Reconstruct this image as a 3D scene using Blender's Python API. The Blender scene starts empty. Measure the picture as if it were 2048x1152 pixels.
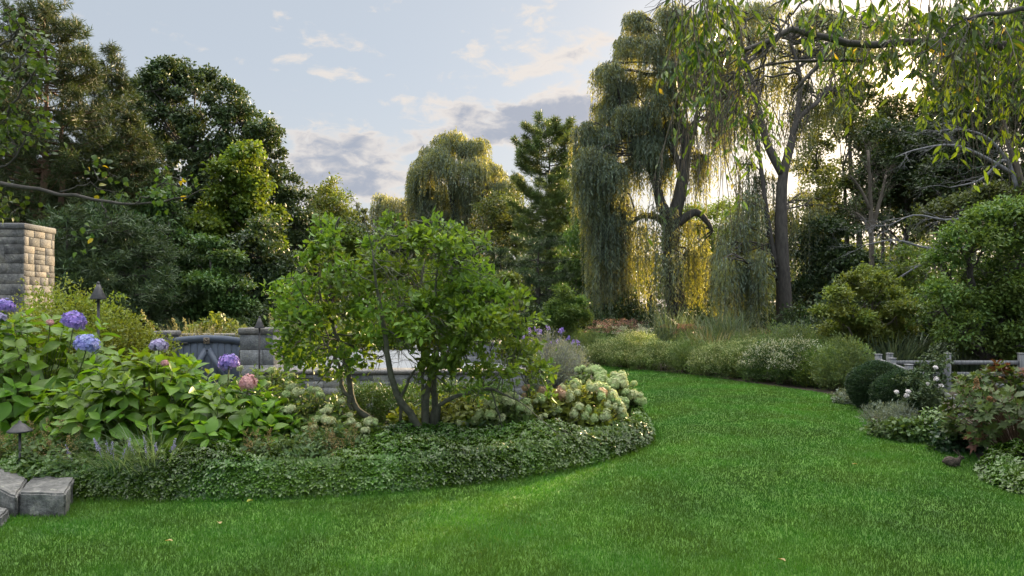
import bpy, bmesh, math, random
import numpy as np
from mathutils import Vector

# ------------------------------------------------------------------ camera
SC = bpy.context.scene
COL = SC.collection
EYE = 1.6            # eye height above the lawn
F = 1365.0           # focal length in photo pixels (24 mm on a 36 mm wide frame, 2048 px)
HOR = 620.0          # horizon row in the photo
cam_d = bpy.data.cameras.new('camera')
cam = bpy.data.objects.new('camera', cam_d)
COL.objects.link(cam)
cam.location = (0, 0, EYE)
cam.rotation_euler = (math.radians(90), 0, 0)
cam_d.lens = 24.0
cam_d.sensor_width = 36.0
cam_d.shift_y = (HOR - 576.0) / 2048.0
cam_d.clip_start = 0.05
cam_d.clip_end = 2000.0
SC.camera = cam

# ------------------------------------------------------------------ light
SUN_DIR = Vector((0.572, 1.0, 0.337)).normalized()
SUN_EL = math.asin(SUN_DIR.z)
SUN_AZ = math.atan2(SUN_DIR.x, SUN_DIR.y)
EXPOSURE = 1.9
SKY_STRENGTH = 0.0513
SUN_STRENGTH = 5.0
SC.view_settings.view_transform = 'Standard'
SC.view_settings.look = 'None'
SC.view_settings.exposure = EXPOSURE
SC.view_settings.gamma = 1.0
SC.view_settings.use_curve_mapping = False
SC.render.engine = 'CYCLES'
SC.cycles.max_bounces = 6
SC.cycles.diffuse_bounces = 3
SC.cycles.glossy_bounces = 2
SC.cycles.transmission_bounces = 3
SC.cycles.use_denoising = True
SC.cycles.use_adaptive_sampling = True
SC.cycles.adaptive_threshold = 0.015
SC.cycles.caustics_reflective = False
SC.cycles.caustics_refractive = False
SC.cycles.sample_clamp_indirect = 6.0

sun_d = bpy.data.lights.new('sun', 'SUN')
sun_d.energy = SUN_STRENGTH
sun_d.angle = math.radians(0.5)
sun_d.color = (1.0, 0.74, 0.42)
sun_o = bpy.data.objects.new('sun', sun_d)
sun_o.rotation_euler = SUN_DIR.to_track_quat('Z', 'Y').to_euler()
sun_o.location = SUN_DIR * 150
COL.objects.link(sun_o)


class NT:
    """small helper to wire shader nodes"""
    def __init__(self, tree):
        self.t = tree
        self.t.nodes.clear()

    def n(self, kind, **kw):
        nd = self.t.nodes.new('ShaderNode' + kind)
        for k, v in kw.items():
            if k.startswith('i_'):
                nd.inputs[k[2:].replace('_', ' ')].default_value = v
            else:
                setattr(nd, k, v)
        return nd

    def l(self, a, b):
        self.t.links.new(a, b)

    def math(self, op, a, b=None, clamp=False):
        m = self.t.nodes.new('ShaderNodeMath')
        m.operation = op
        m.use_clamp = clamp
        for i, x in enumerate((a, b)):
            if x is None:
                continue
            if isinstance(x, (int, float)):
                m.inputs[i].default_value = x
            else:
                self.l(x, m.inputs[i])
        return m.outputs[0]

    def smooth(self, x, a, b, lo=0.0, hi=1.0):
        m = self.t.nodes.new('ShaderNodeMapRange')
        m.interpolation_type = 'SMOOTHSTEP'
        self.l(x, m.inputs[0])
        for i, v in enumerate((a, b, lo, hi)):
            m.inputs[1 + i].default_value = v
        return m.outputs[0]

    def mix(self, f, a, b, mode='MIX'):
        m = self.t.nodes.new('ShaderNodeMix')
        m.data_type = 'RGBA'
        m.blend_type = mode
        m.clamp_factor = True
        for i, x in ((0, f), (6, a), (7, b)):
            if isinstance(x, (int, float)):
                m.inputs[i].default_value = x
            elif isinstance(x, tuple):
                m.inputs[i].default_value = (*x, 1.0)
            else:
                self.l(x, m.inputs[i])
        return m.outputs[2]

    def ramp(self, fac, stops):
        r = self.t.nodes.new('ShaderNodeValToRGB')
        e = r.color_ramp.elements
        while len(e) < len(stops):
            e.new(0.5)
        for i, (p, c) in enumerate(stops):
            e[i].position = p
            e[i].color = (*c, 1.0)
        self.l(fac, r.inputs[0])
        return r.outputs[0]


def make_world():
    w = bpy.data.worlds.new('World')
    SC.world = w
    w.use_nodes = True
    t = NT(w.node_tree)
    out = t.n('OutputWorld')
    bg = t.n('Background')
    bg.inputs['Strength'].default_value = SKY_STRENGTH
    sky = t.n('TexSky', sky_type='NISHITA', sun_disc=False)
    sky.sun_elevation = SUN_EL
    sky.sun_rotation = SUN_AZ
    sky.air_density = 1.0
    sky.dust_density = 1.2
    sky.ozone_density = 1.0
    tc = t.n('TexCoord')
    sep = t.n('SeparateXYZ')
    t.l(tc.outputs['Generated'], sep.inputs[0])
    az = t.math('ARCTAN2', sep.outputs[0], sep.outputs[1])
    el = t.math('ARCSINE', sep.outputs[2])
    comb = t.n('CombineXYZ')
    t.l(az, comb.inputs[0])
    t.l(t.math('MULTIPLY', el, 2.1), comb.inputs[1])
    nz = t.n('TexNoise', i_Scale=9.0, i_Detail=9.0, i_Roughness=0.55, i_Distortion=0.25)
    t.l(comb.outputs[0], nz.inputs['Vector'])
    nz2 = t.n('TexNoise', i_Scale=26.0, i_Detail=8.0, i_Roughness=0.6, i_Distortion=0.6)
    t.l(comb.outputs[0], nz2.inputs['Vector'])
    noise = t.math('ADD', t.math('MULTIPLY', nz.outputs['Fac'], 0.62), t.math('MULTIPLY', nz2.outputs['Fac'], 0.38))

    def blob(px, py, rx, ry, w_, tilt=0.0):
        a0 = math.atan((px - 1024) / F)
        e0 = math.atan((HOR - py) / F * math.cos(a0))
        dx = t.math('SUBTRACT', az, a0)
        dy = t.math('SUBTRACT', el, e0)
        if tilt:
            dy = t.math('SUBTRACT', dy, t.math('MULTIPLY', dx, tilt))
        qx = t.math('DIVIDE', dx, rx / F)
        qy = t.math('DIVIDE', dy, ry / F)
        r2 = t.math('ADD', t.math('MULTIPLY', qx, qx), t.math('MULTIPLY', qy, qy))
        g = t.math('EXPONENT', t.math('MULTIPLY', r2, -1.0))
        return t.math('MULTIPLY', g, w_)

    def total(lst):
        s = None
        for b in lst:
            g = blob(*b)
            s = g if s is None else t.math('ADD', s, g)
        return s
    # clouds: warm white edges with blue grey hearts
    thick = total([(650, 350, 190, 62, 0.85), (650, 275, 150, 34, 0.5), (1080, 245, 200, 46, 1.15, 0.05),
                   (860, 290, 90, 30, 0.35), (1120, 120, 150, 22, 0.42, 0.35), (1250, 130, 110, 40, 0.45),
                   (1000, 212, 170, 20, 0.35), (500, 400, 300, 40, 0.3)])
    thin = total([(1130, 55, 170, 45, 0.36, 0.35), (700, 72, 100, 24, 0.30), (650, 142, 100, 18, 0.28, -0.1),
                  (575, 72, 50, 16, 0.34), (1000, 150, 260, 50, 0.12), (760, 205, 60, 22, 0.3)])
    # added cloud cover overhead and behind the viewer, out of frame, for fill light
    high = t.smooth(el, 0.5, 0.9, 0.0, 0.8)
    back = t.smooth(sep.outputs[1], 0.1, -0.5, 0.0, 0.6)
    nse = t.math('MULTIPLY', t.math('SUBTRACT', noise, 0.52), 3.6)
    dens = t.math('ADD', t.math('ADD', t.math('ADD', thick, thin), t.math('ADD', high, back)), nse)
    cover = t.smooth(dens, 0.2, 0.62)
    heart = t.smooth(t.math('ADD', thick, t.math('MULTIPLY', nse, 0.75)), 0.45, 0.95)
    # pull the clear sky towards the pale evening blue of the photograph
    clear = t.mix(0.82, sky.outputs[0], (3.0, 3.27, 3.62))
    lit = (4.5, 4.15, 3.85)
    grey = (2.0, 2.2, 2.7)
    cl = t.mix(heart, lit, grey)
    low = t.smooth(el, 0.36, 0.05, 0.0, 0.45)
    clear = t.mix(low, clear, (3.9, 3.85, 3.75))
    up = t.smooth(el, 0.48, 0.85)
    cl = t.mix(up, cl, (39.0, 38.0, 36.5))  # overhead cloud made far brighter than the visible sky, as added fill light
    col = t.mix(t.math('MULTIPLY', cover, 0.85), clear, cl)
    # unseen sky behind the viewer, brightened and tinted blue as added frontal fill
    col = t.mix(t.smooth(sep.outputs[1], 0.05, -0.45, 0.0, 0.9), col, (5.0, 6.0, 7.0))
    # the sun and its aureole
    dot = t.n('VectorMath', operation='DOT_PRODUCT')
    t.l(tc.outputs['Generated'], dot.inputs[0])
    dot.inputs[1].default_value = SUN_DIR
    ang = t.math('ARCCOSINE', t.math('MINIMUM', dot.outputs['Value'], 1.0))
    halo = t.math('EXPONENT', t.math('DIVIDE', ang, -0.16))
    halo2 = t.math('EXPONENT', t.math('DIVIDE', ang, -0.035))
    disc = t.smooth(ang, 0.011, 0.007)
    glow = t.math('ADD', t.math('MULTIPLY', halo, 2.4), t.math('ADD', t.math('MULTIPLY', halo2, 26.0), t.math('MULTIPLY', disc, 900.0)))
    hl = t.n('VectorMath', operation='SCALE')
    hl.inputs[0].default_value = (1.0, 0.68, 0.34)
    t.l(glow, hl.inputs['Scale'])
    fin = t.n('VectorMath', operation='ADD')
    t.l(col, fin.inputs[0])
    t.l(hl.outputs[0], fin.inputs[1])
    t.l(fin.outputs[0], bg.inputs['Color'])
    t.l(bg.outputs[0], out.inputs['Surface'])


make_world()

# ------------------------------------------------------------------ helpers
def at(px, py, d):
    """the point at depth d seen at photo pixel (px, py)"""
    return np.array([(px - 1024.0) * d / F, d, EYE + (HOR - py) * d / F])


def gd(px, py):
    """the point of the flat ground seen at photo pixel (px, py)"""
    d = EYE * F / (py - HOR)
    return np.array([(px - 1024.0) * d / F, d, 0.0])


def gz(px, py, z):
    """the ground point under the spot of height z seen at (px, py)"""
    d = (EYE - z) * F / (py - HOR)
    return np.array([(px - 1024.0) * d / F, d, 0.0])


def R(seed):
    return np.random.default_rng(seed)


def unit(v):
    return v / np.maximum(np.linalg.norm(v, axis=-1, keepdims=True), 1e-9)


def rdirs(rng, n):
    return unit(rng.normal(size=(n, 3)))


def empty(name, loc, label, cat, group=None, rz=0.0, kind=None):
    o = bpy.data.objects.new(name, None)
    o.empty_display_size = 0.2
    o.location = tuple(float(x) for x in loc)
    o.rotation_euler.z = rz
    COL.objects.link(o)
    return tag(o, label, cat, group, kind)


def tag(o, label=None, cat=None, group=None, kind=None):
    if label:
        o['label'] = label
    if cat:
        o['category'] = cat
    if group:
        o['group'] = group
    if kind:
        o['kind'] = kind
    return o


def dup(root, loc, label, rz=0.0, s=1.0, sz=None, group=None):
    """copy a thing with its parts and sub-parts"""
    def rec(o, parent):
        c = o.copy()
        COL.objects.link(c)
        if parent is not None:
            c.parent = parent
        for ch in list(o.children):
            rec(ch, c)
        return c
    r = rec(root, None)
    r.location = tuple(float(x) for x in loc)
    r.rotation_euler.z = rz
    r.scale = (s, s, sz if sz else s)
    r['label'] = label
    if group:
        r['group'] = group
    return r


class Geo:
    def __init__(self):
        self.V, self.F, self.A, self.n = [], {}, [], 0

    def add(self, V, Fs, var=0.5):
        V = np.asarray(V, dtype=np.float32).reshape(-1, 3)
        for f in (Fs if isinstance(Fs, list) else [Fs]):
            f = np.asarray(f, dtype=np.int64)
            if f.size:
                self.F.setdefault(f.shape[1], []).append(f + self.n)
        self.V.append(V)
        a = np.empty(len(V), dtype=np.float32)
        a[:] = var
        self.A.append(a)
        self.n += len(V)

    def tube(self, pts, rad, k=7, var=0.5, cap=True):
        P = np.asarray(pts, dtype=float)
        m = len(P)
        r = np.broadcast_to(np.asarray(rad, dtype=float), (m,))
        T = np.gradient(P, axis=0)
        T = unit(T)
        ref = np.array([0.0, 0, 1.0]) if abs(T[:, 2]).mean() < 0.8 else np.array([1.0, 0, 0])
        U = unit(np.cross(T, ref))
        W = np.cross(T, U)
        a = np.arange(k) * 2 * math.pi / k
        V = P[:, None] + r[:, None, None] * (U[:, None] * np.cos(a)[None, :, None] + W[:, None] * np.sin(a)[None, :, None])
        i = np.arange(m - 1)[:, None] * k
        j = np.arange(k)[None, :]
        j2 = (j + 1) % k
        q = np.stack([i + j, i + j2, i + k + j2, i + k + j], -1).reshape(-1, 4)
        fs = [q]
        V = V.reshape(-1, 3)
        if cap:
            V = np.vstack([V, P[0], P[-1]])
            b = m * k
            jj = np.arange(k)
            fs.append(np.stack([np.full(k, b), (jj + 1) % k, jj], -1))
            fs.append(np.stack([np.full(k, b + 1), (m - 1) * k + jj, (m - 1) * k + (jj + 1) % k], -1))
        self.add(V, fs, var)

    def box(self, lo, hi, bev=0.006, var=0.5, rz=0.0, c=None):
        """a box with chamfered edges"""
        lo, hi = np.asarray(lo, float), np.asarray(hi, float)
        V = []
        for ax in range(3):
            for s in (0, 1):
                a, b = [x for x in range(3) if x != ax]
                for u, v in ((0, 0), (1, 0), (1, 1), (0, 1)):
                    p = np.zeros(3)
                    p[ax] = hi[ax] if s else lo[ax]
                    p[a] = (hi[a] - bev) if u else (lo[a] + bev)
                    p[b] = (hi[b] - bev) if v else (lo[b] + bev)
                    V.append(p)
        V = np.array(V)
        bm = bmesh.new()
        for p in V:
            bm.verts.new(p)
        r = bmesh.ops.convex_hull(bm, input=bm.verts)
        bm.verts.index_update()
        bmesh.ops.recalc_face_normals(bm, faces=bm.faces)
        Vx = np.array([v.co[:] for v in bm.verts])
        fs = {}
        for f in bm.faces:
            fs.setdefault(len(f.verts), []).append([v.index for v in f.verts])
        bm.free()
        if rz:
            cc = (lo + hi) / 2 if c is None else np.asarray(c, float)
            x, y = Vx[:, 0] - cc[0], Vx[:, 1] - cc[1]
            Vx[:, 0] = cc[0] + x * math.cos(rz) - y * math.sin(rz)
            Vx[:, 1] = cc[1] + x * math.sin(rz) + y * math.cos(rz)
        self.add(Vx, [np.array(v) for v in fs.values()], var)

    def lathe(self, prof, c=(0, 0, 0), k=24, var=0.5):
        P = np.array(prof, float)
        a = np.arange(k) * 2 * math.pi / k
        m = len(P)
        V = np.stack([P[:, 0, None] * np.cos(a), P[:, 0, None] * np.sin(a), np.repeat(P[:, 1, None], k, 1)], -1).reshape(-1, 3) + np.asarray(c, float)
        i = np.arange(m - 1)[:, None] * k
        j = np.arange(k)[None, :]
        j2 = (j + 1) % k
        q = np.stack([i + j, i + j2, i + k + j2, i + k + j], -1).reshape(-1, 4)
        self.add(V, q, var)

    def build(self, name, mat, parent=None, smooth=False, loc=None):
        me = bpy.data.meshes.new(name)
        V = np.concatenate(self.V)
        if loc is not None:
            V = V - np.asarray(loc, dtype=np.float32)
        me.vertices.add(len(V))
        me.vertices.foreach_set('co', V.astype(np.float32).ravel())
        idx, tot = [], []
        for k, fl in self.F.items():
            f = np.concatenate(fl)
            idx.append(f.ravel())
            tot.append(np.full(len(f), k))
        idx = np.concatenate(idx).astype(np.int32)
        tot = np.concatenate(tot).astype(np.int32)
        start = np.concatenate([[0], np.cumsum(tot)[:-1]]).astype(np.int32)
        me.loops.add(len(idx))
        me.loops.foreach_set('vertex_index', idx)
        me.polygons.add(len(tot))
        me.polygons.foreach_set('loop_start', start)
        me.polygons.foreach_set('loop_total', tot)
        if smooth:
            me.polygons.foreach_set('use_smooth', np.ones(len(tot), dtype=bool))
        at_ = me.attributes.new('var', 'FLOAT', 'POINT')
        at_.data.foreach_set('value', np.concatenate(self.A))
        me.update(calc_edges=True)
        me.materials.append(mat)
        o = bpy.data.objects.new(name, me)
        if loc is not None:
            o.location = tuple(float(x) for x in loc)
        COL.objects.link(o)
        if parent is not None:
            o.parent = parent
        return o


# leaf templates: x across, y along, z off the blade
def T_kite(fold=0.18, belly=0.42):
    return (np.array([[0, 0, 0], [.5, belly, fold], [0, 1, 0], [-.5, belly, fold]]), [np.array([[0, 1, 2], [0, 2, 3]])])


def T_leaf(fold=0.22, curl=0.12, prof=((0, 0.0), (.18, .30), (.45, .5), (.75, .34), (1, 0)), rim=0.0):
    V, left, mid, right = [], [], [], []
    for i, (y, w) in enumerate(prof):
        z = -curl * (y ** 2) * 2
        mid.append(len(V))
        V.append((0, y, z))
        if w > 0:
            left.append(len(V))
            V.append((-w, y + .02, z + fold * w * 2 - rim * w))
            right.append(len(V))
            V.append((w, y + .02, z + fold * w * 2 - rim * w))
        else:
            left.append(None)
            right.append(None)
    t3, q4 = [], []
    for i in range(len(prof) - 1):
        for s, side in ((1, right), (-1, left)):
            a, b = side[i], side[i + 1]
            if a is None and b is not None:
                t3.append((mid[i], b, mid[i + 1]) if s > 0 else (mid[i], mid[i + 1], b))
            elif b is None and a is not None:
                t3.append((mid[i], a, mid[i + 1]) if s > 0 else (mid[i], mid[i + 1], a))
            elif a is not None:
                q4.append((mid[i], a, b, mid[i + 1]) if s > 0 else (mid[i], mid[i + 1], b, a))
    fs = []
    if t3:
        fs.append(np.array(t3))
    if q4:
        fs.append(np.array(q4))
    return (np.array(V, float), fs)


def T_lobed(lobes=((-62, .62), (-30, .52), (-34, .86), (-8, .62), (0, 1.0), (8, .62), (34, .86), (30, .52), (62, .62)), cup=0.15):
    """palmate leaf: a fan of triangles"""
    pts = [(-80, .22)]
    order = [(-70, .60), (-48, .42), (-36, .85), (-16, .55), (0, 1.0), (16, .55), (36, .85), (48, .42), (70, .60)]
    pts += order + [(80, .22)]
    V = [(0, 0, 0)]
    for a, r in pts:
        x, y = r * math.sin(math.radians(a)), r * math.cos(math.radians(a))
        V.append((x * .75, y, cup * abs(x) - .12 * y * y))
    fs = [(0, i + 1, i) for i in range(1, len(pts))]
    return (np.array(V, float), [np.array(fs)])


KITE = T_kite()
SLIM = T_kite(0.1, 0.35)
OVATE = T_leaf()
BROAD = T_leaf(fold=.16, curl=.22, prof=((0, 0), (.10, .20), (.25, .40), (.42, .5), (.60, .44), (.78, .27), (.92, .09), (1, 0)))
LANCE = T_leaf(fold=.2, curl=.2, prof=((0, 0), (.25, .42), (.5, .5), (.8, .22), (1, 0)))
LOBED = T_lobed()
TRI = (np.array([[-.5, 0, 0], [.5, 0, 0], [0, 1, 0]], float), [np.array([[0, 1, 2]])])
BLADE = (np.array([[-.5, 0, 0], [.5, 0, 0], [.38, .5, .0], [-.38, .5, .0], [0, 1, 0]], float), [np.array([[0, 1, 2, 3]]), np.array([[3, 2, 4]])])


def scat(g, T, P, D, N, L, W, var=0.5, jz=None):
    tv, tf = T
    n = len(P)
    D = unit(D)
    X = unit(np.cross(D, N))
    Z = np.cross(X, D)
    L = np.broadcast_to(np.asarray(L, float), (n,))
    W = np.broadcast_to(np.asarray(W, float), (n,))
    V = (P[:, None] + X[:, None] * (tv[:, 0][None] * W[:, None])[..., None] + D[:, None] * (tv[:, 1][None] * L[:, None])[..., None]
         + Z[:, None] * (tv[:, 2][None] * W[:, None])[..., None])
    m = len(tv)
    off = (np.arange(n) * m)[:, None, None]
    fs = [(f[None] + off).reshape(-1, f.shape[1]) for f in tf]
    var = np.broadcast_to(np.asarray(var, float), (n,))
    g.add(V.reshape(-1, 3), fs, np.repeat(var, m))


def limb(rng, p0, p1, n=7, jit=0.06, arch=0.0):
    p0, p1 = np.asarray(p0, float), np.asarray(p1, float)
    t = np.linspace(0, 1, n)[:, None]
    L = np.linalg.norm(p1 - p0)
    off = np.cumsum(rng.normal(size=(n, 3)), 0)
    off = off - off[0] - t * (off[-1] - off[0])
    P = p0 + (p1 - p0) * t + off * jit * L / math.sqrt(n)
    P[:, 2] += arch * L * np.sin(t[:, 0] * math.pi)
    return P


def spline(pts, n=24):
    """smooth curve through the given points"""
    P = np.asarray(pts, float)
    m = len(P)
    Q = np.vstack([2 * P[0] - P[1], P, 2 * P[-1] - P[-2]])
    out = []
    for s in np.linspace(0, m - 1, n):
        i = min(int(s), m - 2)
        t = s - i
        a, b, c, d = Q[i], Q[i + 1], Q[i + 2], Q[i + 3]
        out.append(.5 * ((2 * b) + (-a + c) * t + (2 * a - 5 * b + 4 * c - d) * t * t + (-a + 3 * b - 3 * c + d) * t ** 3))
    return np.array(out)


def grow(g, rng, p, d, L, r, depth, kids=4, spread=.7, up=.05, tips=None, k=5, jit=.10, shrink=.62):
    n = 6
    P = limb(rng, p, np.asarray(p) + unit(np.asarray(d)) * L, n, jit, up)
    g.tube(P, np.linspace(r, r * .45, n), k if depth > 0 else 4)
    if tips is not None:
        tips.append((P[-1], unit(P[-1] - P[-2])))
    if depth <= 0:
        return
    for _ in range(kids):
        s = rng.uniform(.3, 1.0)
        i = min(int(s * (n - 1)), n - 2)
        q = P[i] + (P[i + 1] - P[i]) * (s * (n - 1) - i)
        dd = unit(unit(P[i + 1] - P[i]) + rng.normal(size=3) * spread)
        grow(g, rng, q, dd, L * shrink * rng.uniform(.7, 1.2), r * .5 * (1.2 - .5 * s), depth - 1, kids, spread, up, tips, k, jit, shrink)


def leafcloud(g, rng, lobes, n, T=KITE, L=.13, W=.08, tw=10, sig=.22, shell=.5, droop=.25, upn=.6, out=.5, gap=0.12, clump=0):
    """leaves in small twig bunches spread through ellipsoidal lobes, thicker near their surface"""
    lob = np.array(lobes, float)
    area = (lob[:, 3] * lob[:, 4] + lob[:, 4] * lob[:, 5] + lob[:, 3] * lob[:, 5])
    share = area / area.sum()
    nt = max(1, n // tw)
    which = rng.choice(len(lob), size=nt, p=share)
    d = rdirs(rng, nt)
    rad = shell + (1 - shell) * np.sqrt(rng.random(nt))
    rad *= 1 + rng.normal(size=nt) * .10
    c = lob[which, :3] + d * lob[which, 3:6] * rad[:, None]
    sv = None
    if clump:
        # each lobe is a heap of smaller bunches, leafy on their upper and outer sides
        sc, sr, sd, sw, sv_ = [], [], [], [], []
        for i, l in enumerate(lob):
            q = rdirs(rng, clump) * np.array([1, 1, .9]) + np.array([0, 0, .25])
            q = unit(q)
            f = rng.uniform(.45, .95, clump)[:, None]
            sc.append(l[:3] + q * l[3:6] * f)
            r_ = rng.uniform(.26, .46, clump)
            sr.append(l[3:6] * r_[:, None])
            sd.append(q)
            sw.append(r_ ** 2 * l[3] * l[3])
            sv_.append(rng.random(clump))
        sc, sr, sd, sw, sv_ = np.concatenate(sc), np.concatenate(sr), np.concatenate(sd), np.concatenate(sw), np.concatenate(sv_)
        k_ = rng.choice(len(sc), size=nt, p=sw / sw.sum())
        d = unit(rdirs(rng, nt) + sd[k_] * .55 + np.array([0, 0, .5]))
        c = sc[k_] + d * sr[k_] * np.array([1, 1, .75]) * rng.uniform(.72, 1.05, nt)[:, None]
        which = k_ // clump
        sv = sv_[k_]
        sig = sig * .62
    # ragged gaps: drop the bunches that fall in a lattice of noise holes
    ph = rng.random(3) * 9
    s = 5.0 / lob[which, 3:6].mean(1)
    h = np.sin(c[:, 0] * s + ph[0]) + np.sin(c[:, 1] * s * 1.1 + ph[1]) + np.sin(c[:, 2] * s * .9 + ph[2])
    keep = h > np.quantile(h, gap)
    c, d, which = c[keep], d[keep], which[keep]
    if sv is not None:
        sv = sv[keep]
    nt = len(c)
    cv = rng.random(nt)
    lv = rng.random(len(lob))[which] if sv is None else sv
    k = rng.integers(tw // 2, tw + tw // 2 + 1, nt)
    idx = np.repeat(np.arange(nt), k)
    m = len(idx)
    P = c[idx] + rng.normal(size=(m, 3)) * sig * np.array([1, 1, .75])
    D = d[idx] * out + rng.normal(size=(m, 3)) * .7
    D[:, 2] -= droop
    N = rng.normal(size=(m, 3)) * .6 + d[idx] * .35
    N[:, 2] += upn
    var = np.clip(.3 * cv[idx] + .25 * lv[idx] + .45 * rng.random(m), 0, 1)
    sz = rng.uniform(.7, 1.25, m)
    scat(g, T, P, D, N, L * sz, W * sz, var)


# ------------------------------------------------------------------ materials
def mat_new(name):
    m = bpy.data.materials.new(name)
    m.use_nodes = True
    return m, NT(m.node_tree)


def leaf_mat(name, c1, c2, c3=None, trans=.38, rough=.5, spec=.35, tint=(1.35, 1.2, .55), veins=False):
    m, t = mat_new(name)
    a = t.n('Attribute', attribute_name='var')
    stops = [(0.05, c1), (0.8, c2)]
    if c3:
        stops = [(0.05, c1), (0.72, c2), (0.93, c2), (1.0, c3)]
    col = t.ramp(a.outputs['Fac'], stops)
    tcn = t.n('TexCoord')
    nz = t.n('TexNoise', i_Scale=1.3, i_Detail=3.0)
    t.l(tcn.outputs['Object'], nz.inputs['Vector'])
    hs = t.n('HueSaturation')
    t.l(col, hs.inputs['Color'])
    t.l(t.smooth(nz.outputs['Fac'], .3, .7, .485, .515), hs.inputs['Hue'])
    t.l(t.smooth(nz.outputs['Fac'], .3, .7, .8, 1.2), hs.inputs['Value'])
    col = hs.outputs[0]
    p = t.n('BsdfPrincipled')
    t.l(col, p.inputs['Base Color'])
    p.inputs['Roughness'].default_value = rough
    p.inputs['Specular IOR Level'].default_value = spec
    tr = t.n('BsdfTranslucent')
    t.l(t.mix(1.0, col, tint, 'MULTIPLY'), tr.inputs['Color'])
    mx = t.n('MixShader')
    mx.inputs[0].default_value = trans
    t.l(p.outputs[0], mx.inputs[1])
    t.l(tr.outputs[0], mx.inputs[2])
    o = t.n('OutputMaterial')
    t.l(mx.outputs[0], o.inputs['Surface'])
    return m


def rough_mat(name, c1, c2, scale=6.0, rough=.85, bump=.4, stretch=(1, 1, 1), detail=8.0, varmix=0.5, spec=.3, metal=0.0, fine=0.0, c3=None, stain=0.0):
    m, t = mat_new(name)
    tc = t.n('TexCoord')
    mp = t.n('Mapping')
    mp.inputs['Scale'].default_value = stretch
    t.l(tc.outputs['Object'], mp.inputs[0])
    nz = t.n('TexNoise', i_Scale=scale, i_Detail=detail, i_Roughness=.62)
    t.l(mp.outputs[0], nz.inputs['Vector'])
    a = t.n('Attribute', attribute_name='var')
    f = t.math('ADD', t.smooth(nz.outputs['Fac'], .3, .7, 0, 1 - varmix), t.math('MULTIPLY', a.outputs['Fac'], varmix))
    stops = [(0.1, c1), (.9, c2)] if not c3 else [(.05, c1), (.6, c2), (.95, c3)]
    col = t.ramp(f, stops)
    if fine:
        n2 = t.n('TexNoise', i_Scale=scale * 7, i_Detail=6.0, i_Roughness=.7)
        t.l(mp.outputs[0], n2.inputs['Vector'])
        col = t.mix(fine, col, t.ramp(n2.outputs['Fac'], [(.3, (.45, .45, .45)), (.7, (1.5, 1.5, 1.5))]), 'MULTIPLY')
    if stain:
        # weathering: pale lichen blotches and dark run marks with shapes of their own
        n3 = t.n('TexNoise', i_Scale=scale * .55, i_Detail=7.0, i_Roughness=.7, i_Distortion=.6)
        t.l(tc.outputs['Object'], n3.inputs['Vector'])
        col = t.mix(t.smooth(n3.outputs['Fac'], .52, .66, 0, stain), col, (.045, .043, .038))
        n4 = t.n('TexNoise', i_Scale=scale * 2.6, i_Detail=5.0, i_Roughness=.6)
        t.l(tc.outputs['Object'], n4.inputs['Vector'])
        col = t.mix(t.smooth(n4.outputs['Fac'], .6, .68, 0, stain * .8), col, (.3, .3, .25))
    p = t.n('BsdfPrincipled')
    t.l(col, p.inputs['Base Color'])
    p.inputs['Roughness'].default_value = rough
    p.inputs['Specular IOR Level'].default_value = spec
    p.inputs['Metallic'].default_value = metal
    b = t.n('Bump', i_Strength=bump, i_Distance=.03)
    hgt = nz.outputs['Fac']
    if fine:
        hgt = t.math('ADD', t.math('MULTIPLY', hgt, .5), t.math('MULTIPLY', n2.outputs['Fac'], .5))
    t.l(hgt, b.inputs['Height'])
    t.l(b.outputs[0], p.inputs['Normal'])
    o = t.n('OutputMaterial')
    t.l(p.outputs[0], o.inputs['Surface'])
    return m


M = {}
# foliage
M['grass'] = leaf_mat('grass', (.032, .098, .012), (.075, .185, .022), (.18, .2, .04), trans=.38, rough=.42, spec=.4)
M['pachysandra'] = leaf_mat('pachysandra_leaf', (.026, .066, .009), (.075, .15, .017), (.17, .22, .022), trans=.22, rough=.27, spec=.5)
M['hydrangea'] = leaf_mat('hydrangea_leaf', (.058, .138, .013), (.135, .255, .018), (.22, .28, .025), trans=.48, rough=.42, spec=.4)
M['pale_hydrangea'] = leaf_mat('pale_hydrangea_leaf', (.05, .11, .025), (.13, .2, .04), (.3, .3, .04), trans=.42, rough=.5)
M['gold_hydrangea'] = leaf_mat('yellowing_hydrangea_leaf', (.11, .17, .025), (.25, .29, .04), (.45, .38, .06), trans=.45, rough=.5)
M['magnolia'] = leaf_mat('magnolia_leaf', (.065, .125, .02), (.145, .24, .03), (.27, .28, .035), trans=.45, rough=.4, spec=.35)
M['azalea'] = leaf_mat('azalea_leaf', (.11, .17, .022), (.25, .29, .04), (.36, .2, .03), trans=.35, rough=.45)
M['boxwood'] = leaf_mat('boxwood_leaf', (.02, .045, .022), (.045, .085, .035), trans=.2, rough=.45)
M['yew'] = leaf_mat('clipped_hedge_leaf', (.035, .075, .015), (.08, .15, .025), trans=.25, rough=.45)
M['silver'] = leaf_mat('grey_green_leaf', (.11, .14, .11), (.2, .24, .19), trans=.3, rough=.6)
M['fern'] = leaf_mat('astilbe_leaf', (.05, .10, .03), (.11, .17, .06), (.17, .2, .05), trans=.35, rough=.5)
M['hosta'] = leaf_mat('hosta_leaf', (.025, .06, .025), (.05, .10, .045), trans=.3, rough=.35, spec=.45)
M['liriope'] = leaf_mat('liriope_blade', (.09, .15, .06), (.2, .27, .14), trans=.3, rough=.4)
M['oakleaf'] = leaf_mat('oakleaf_leaf', (.035, .075, .02), (.085, .13, .03), (.2, .07, .03), trans=.35, rough=.45)
M['oakleaf_red'] = leaf_mat('oakleaf_bronze_leaf', (.07, .035, .02), (.16, .07, .035), (.2, .13, .04), trans=.3, rough=.5)
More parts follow.
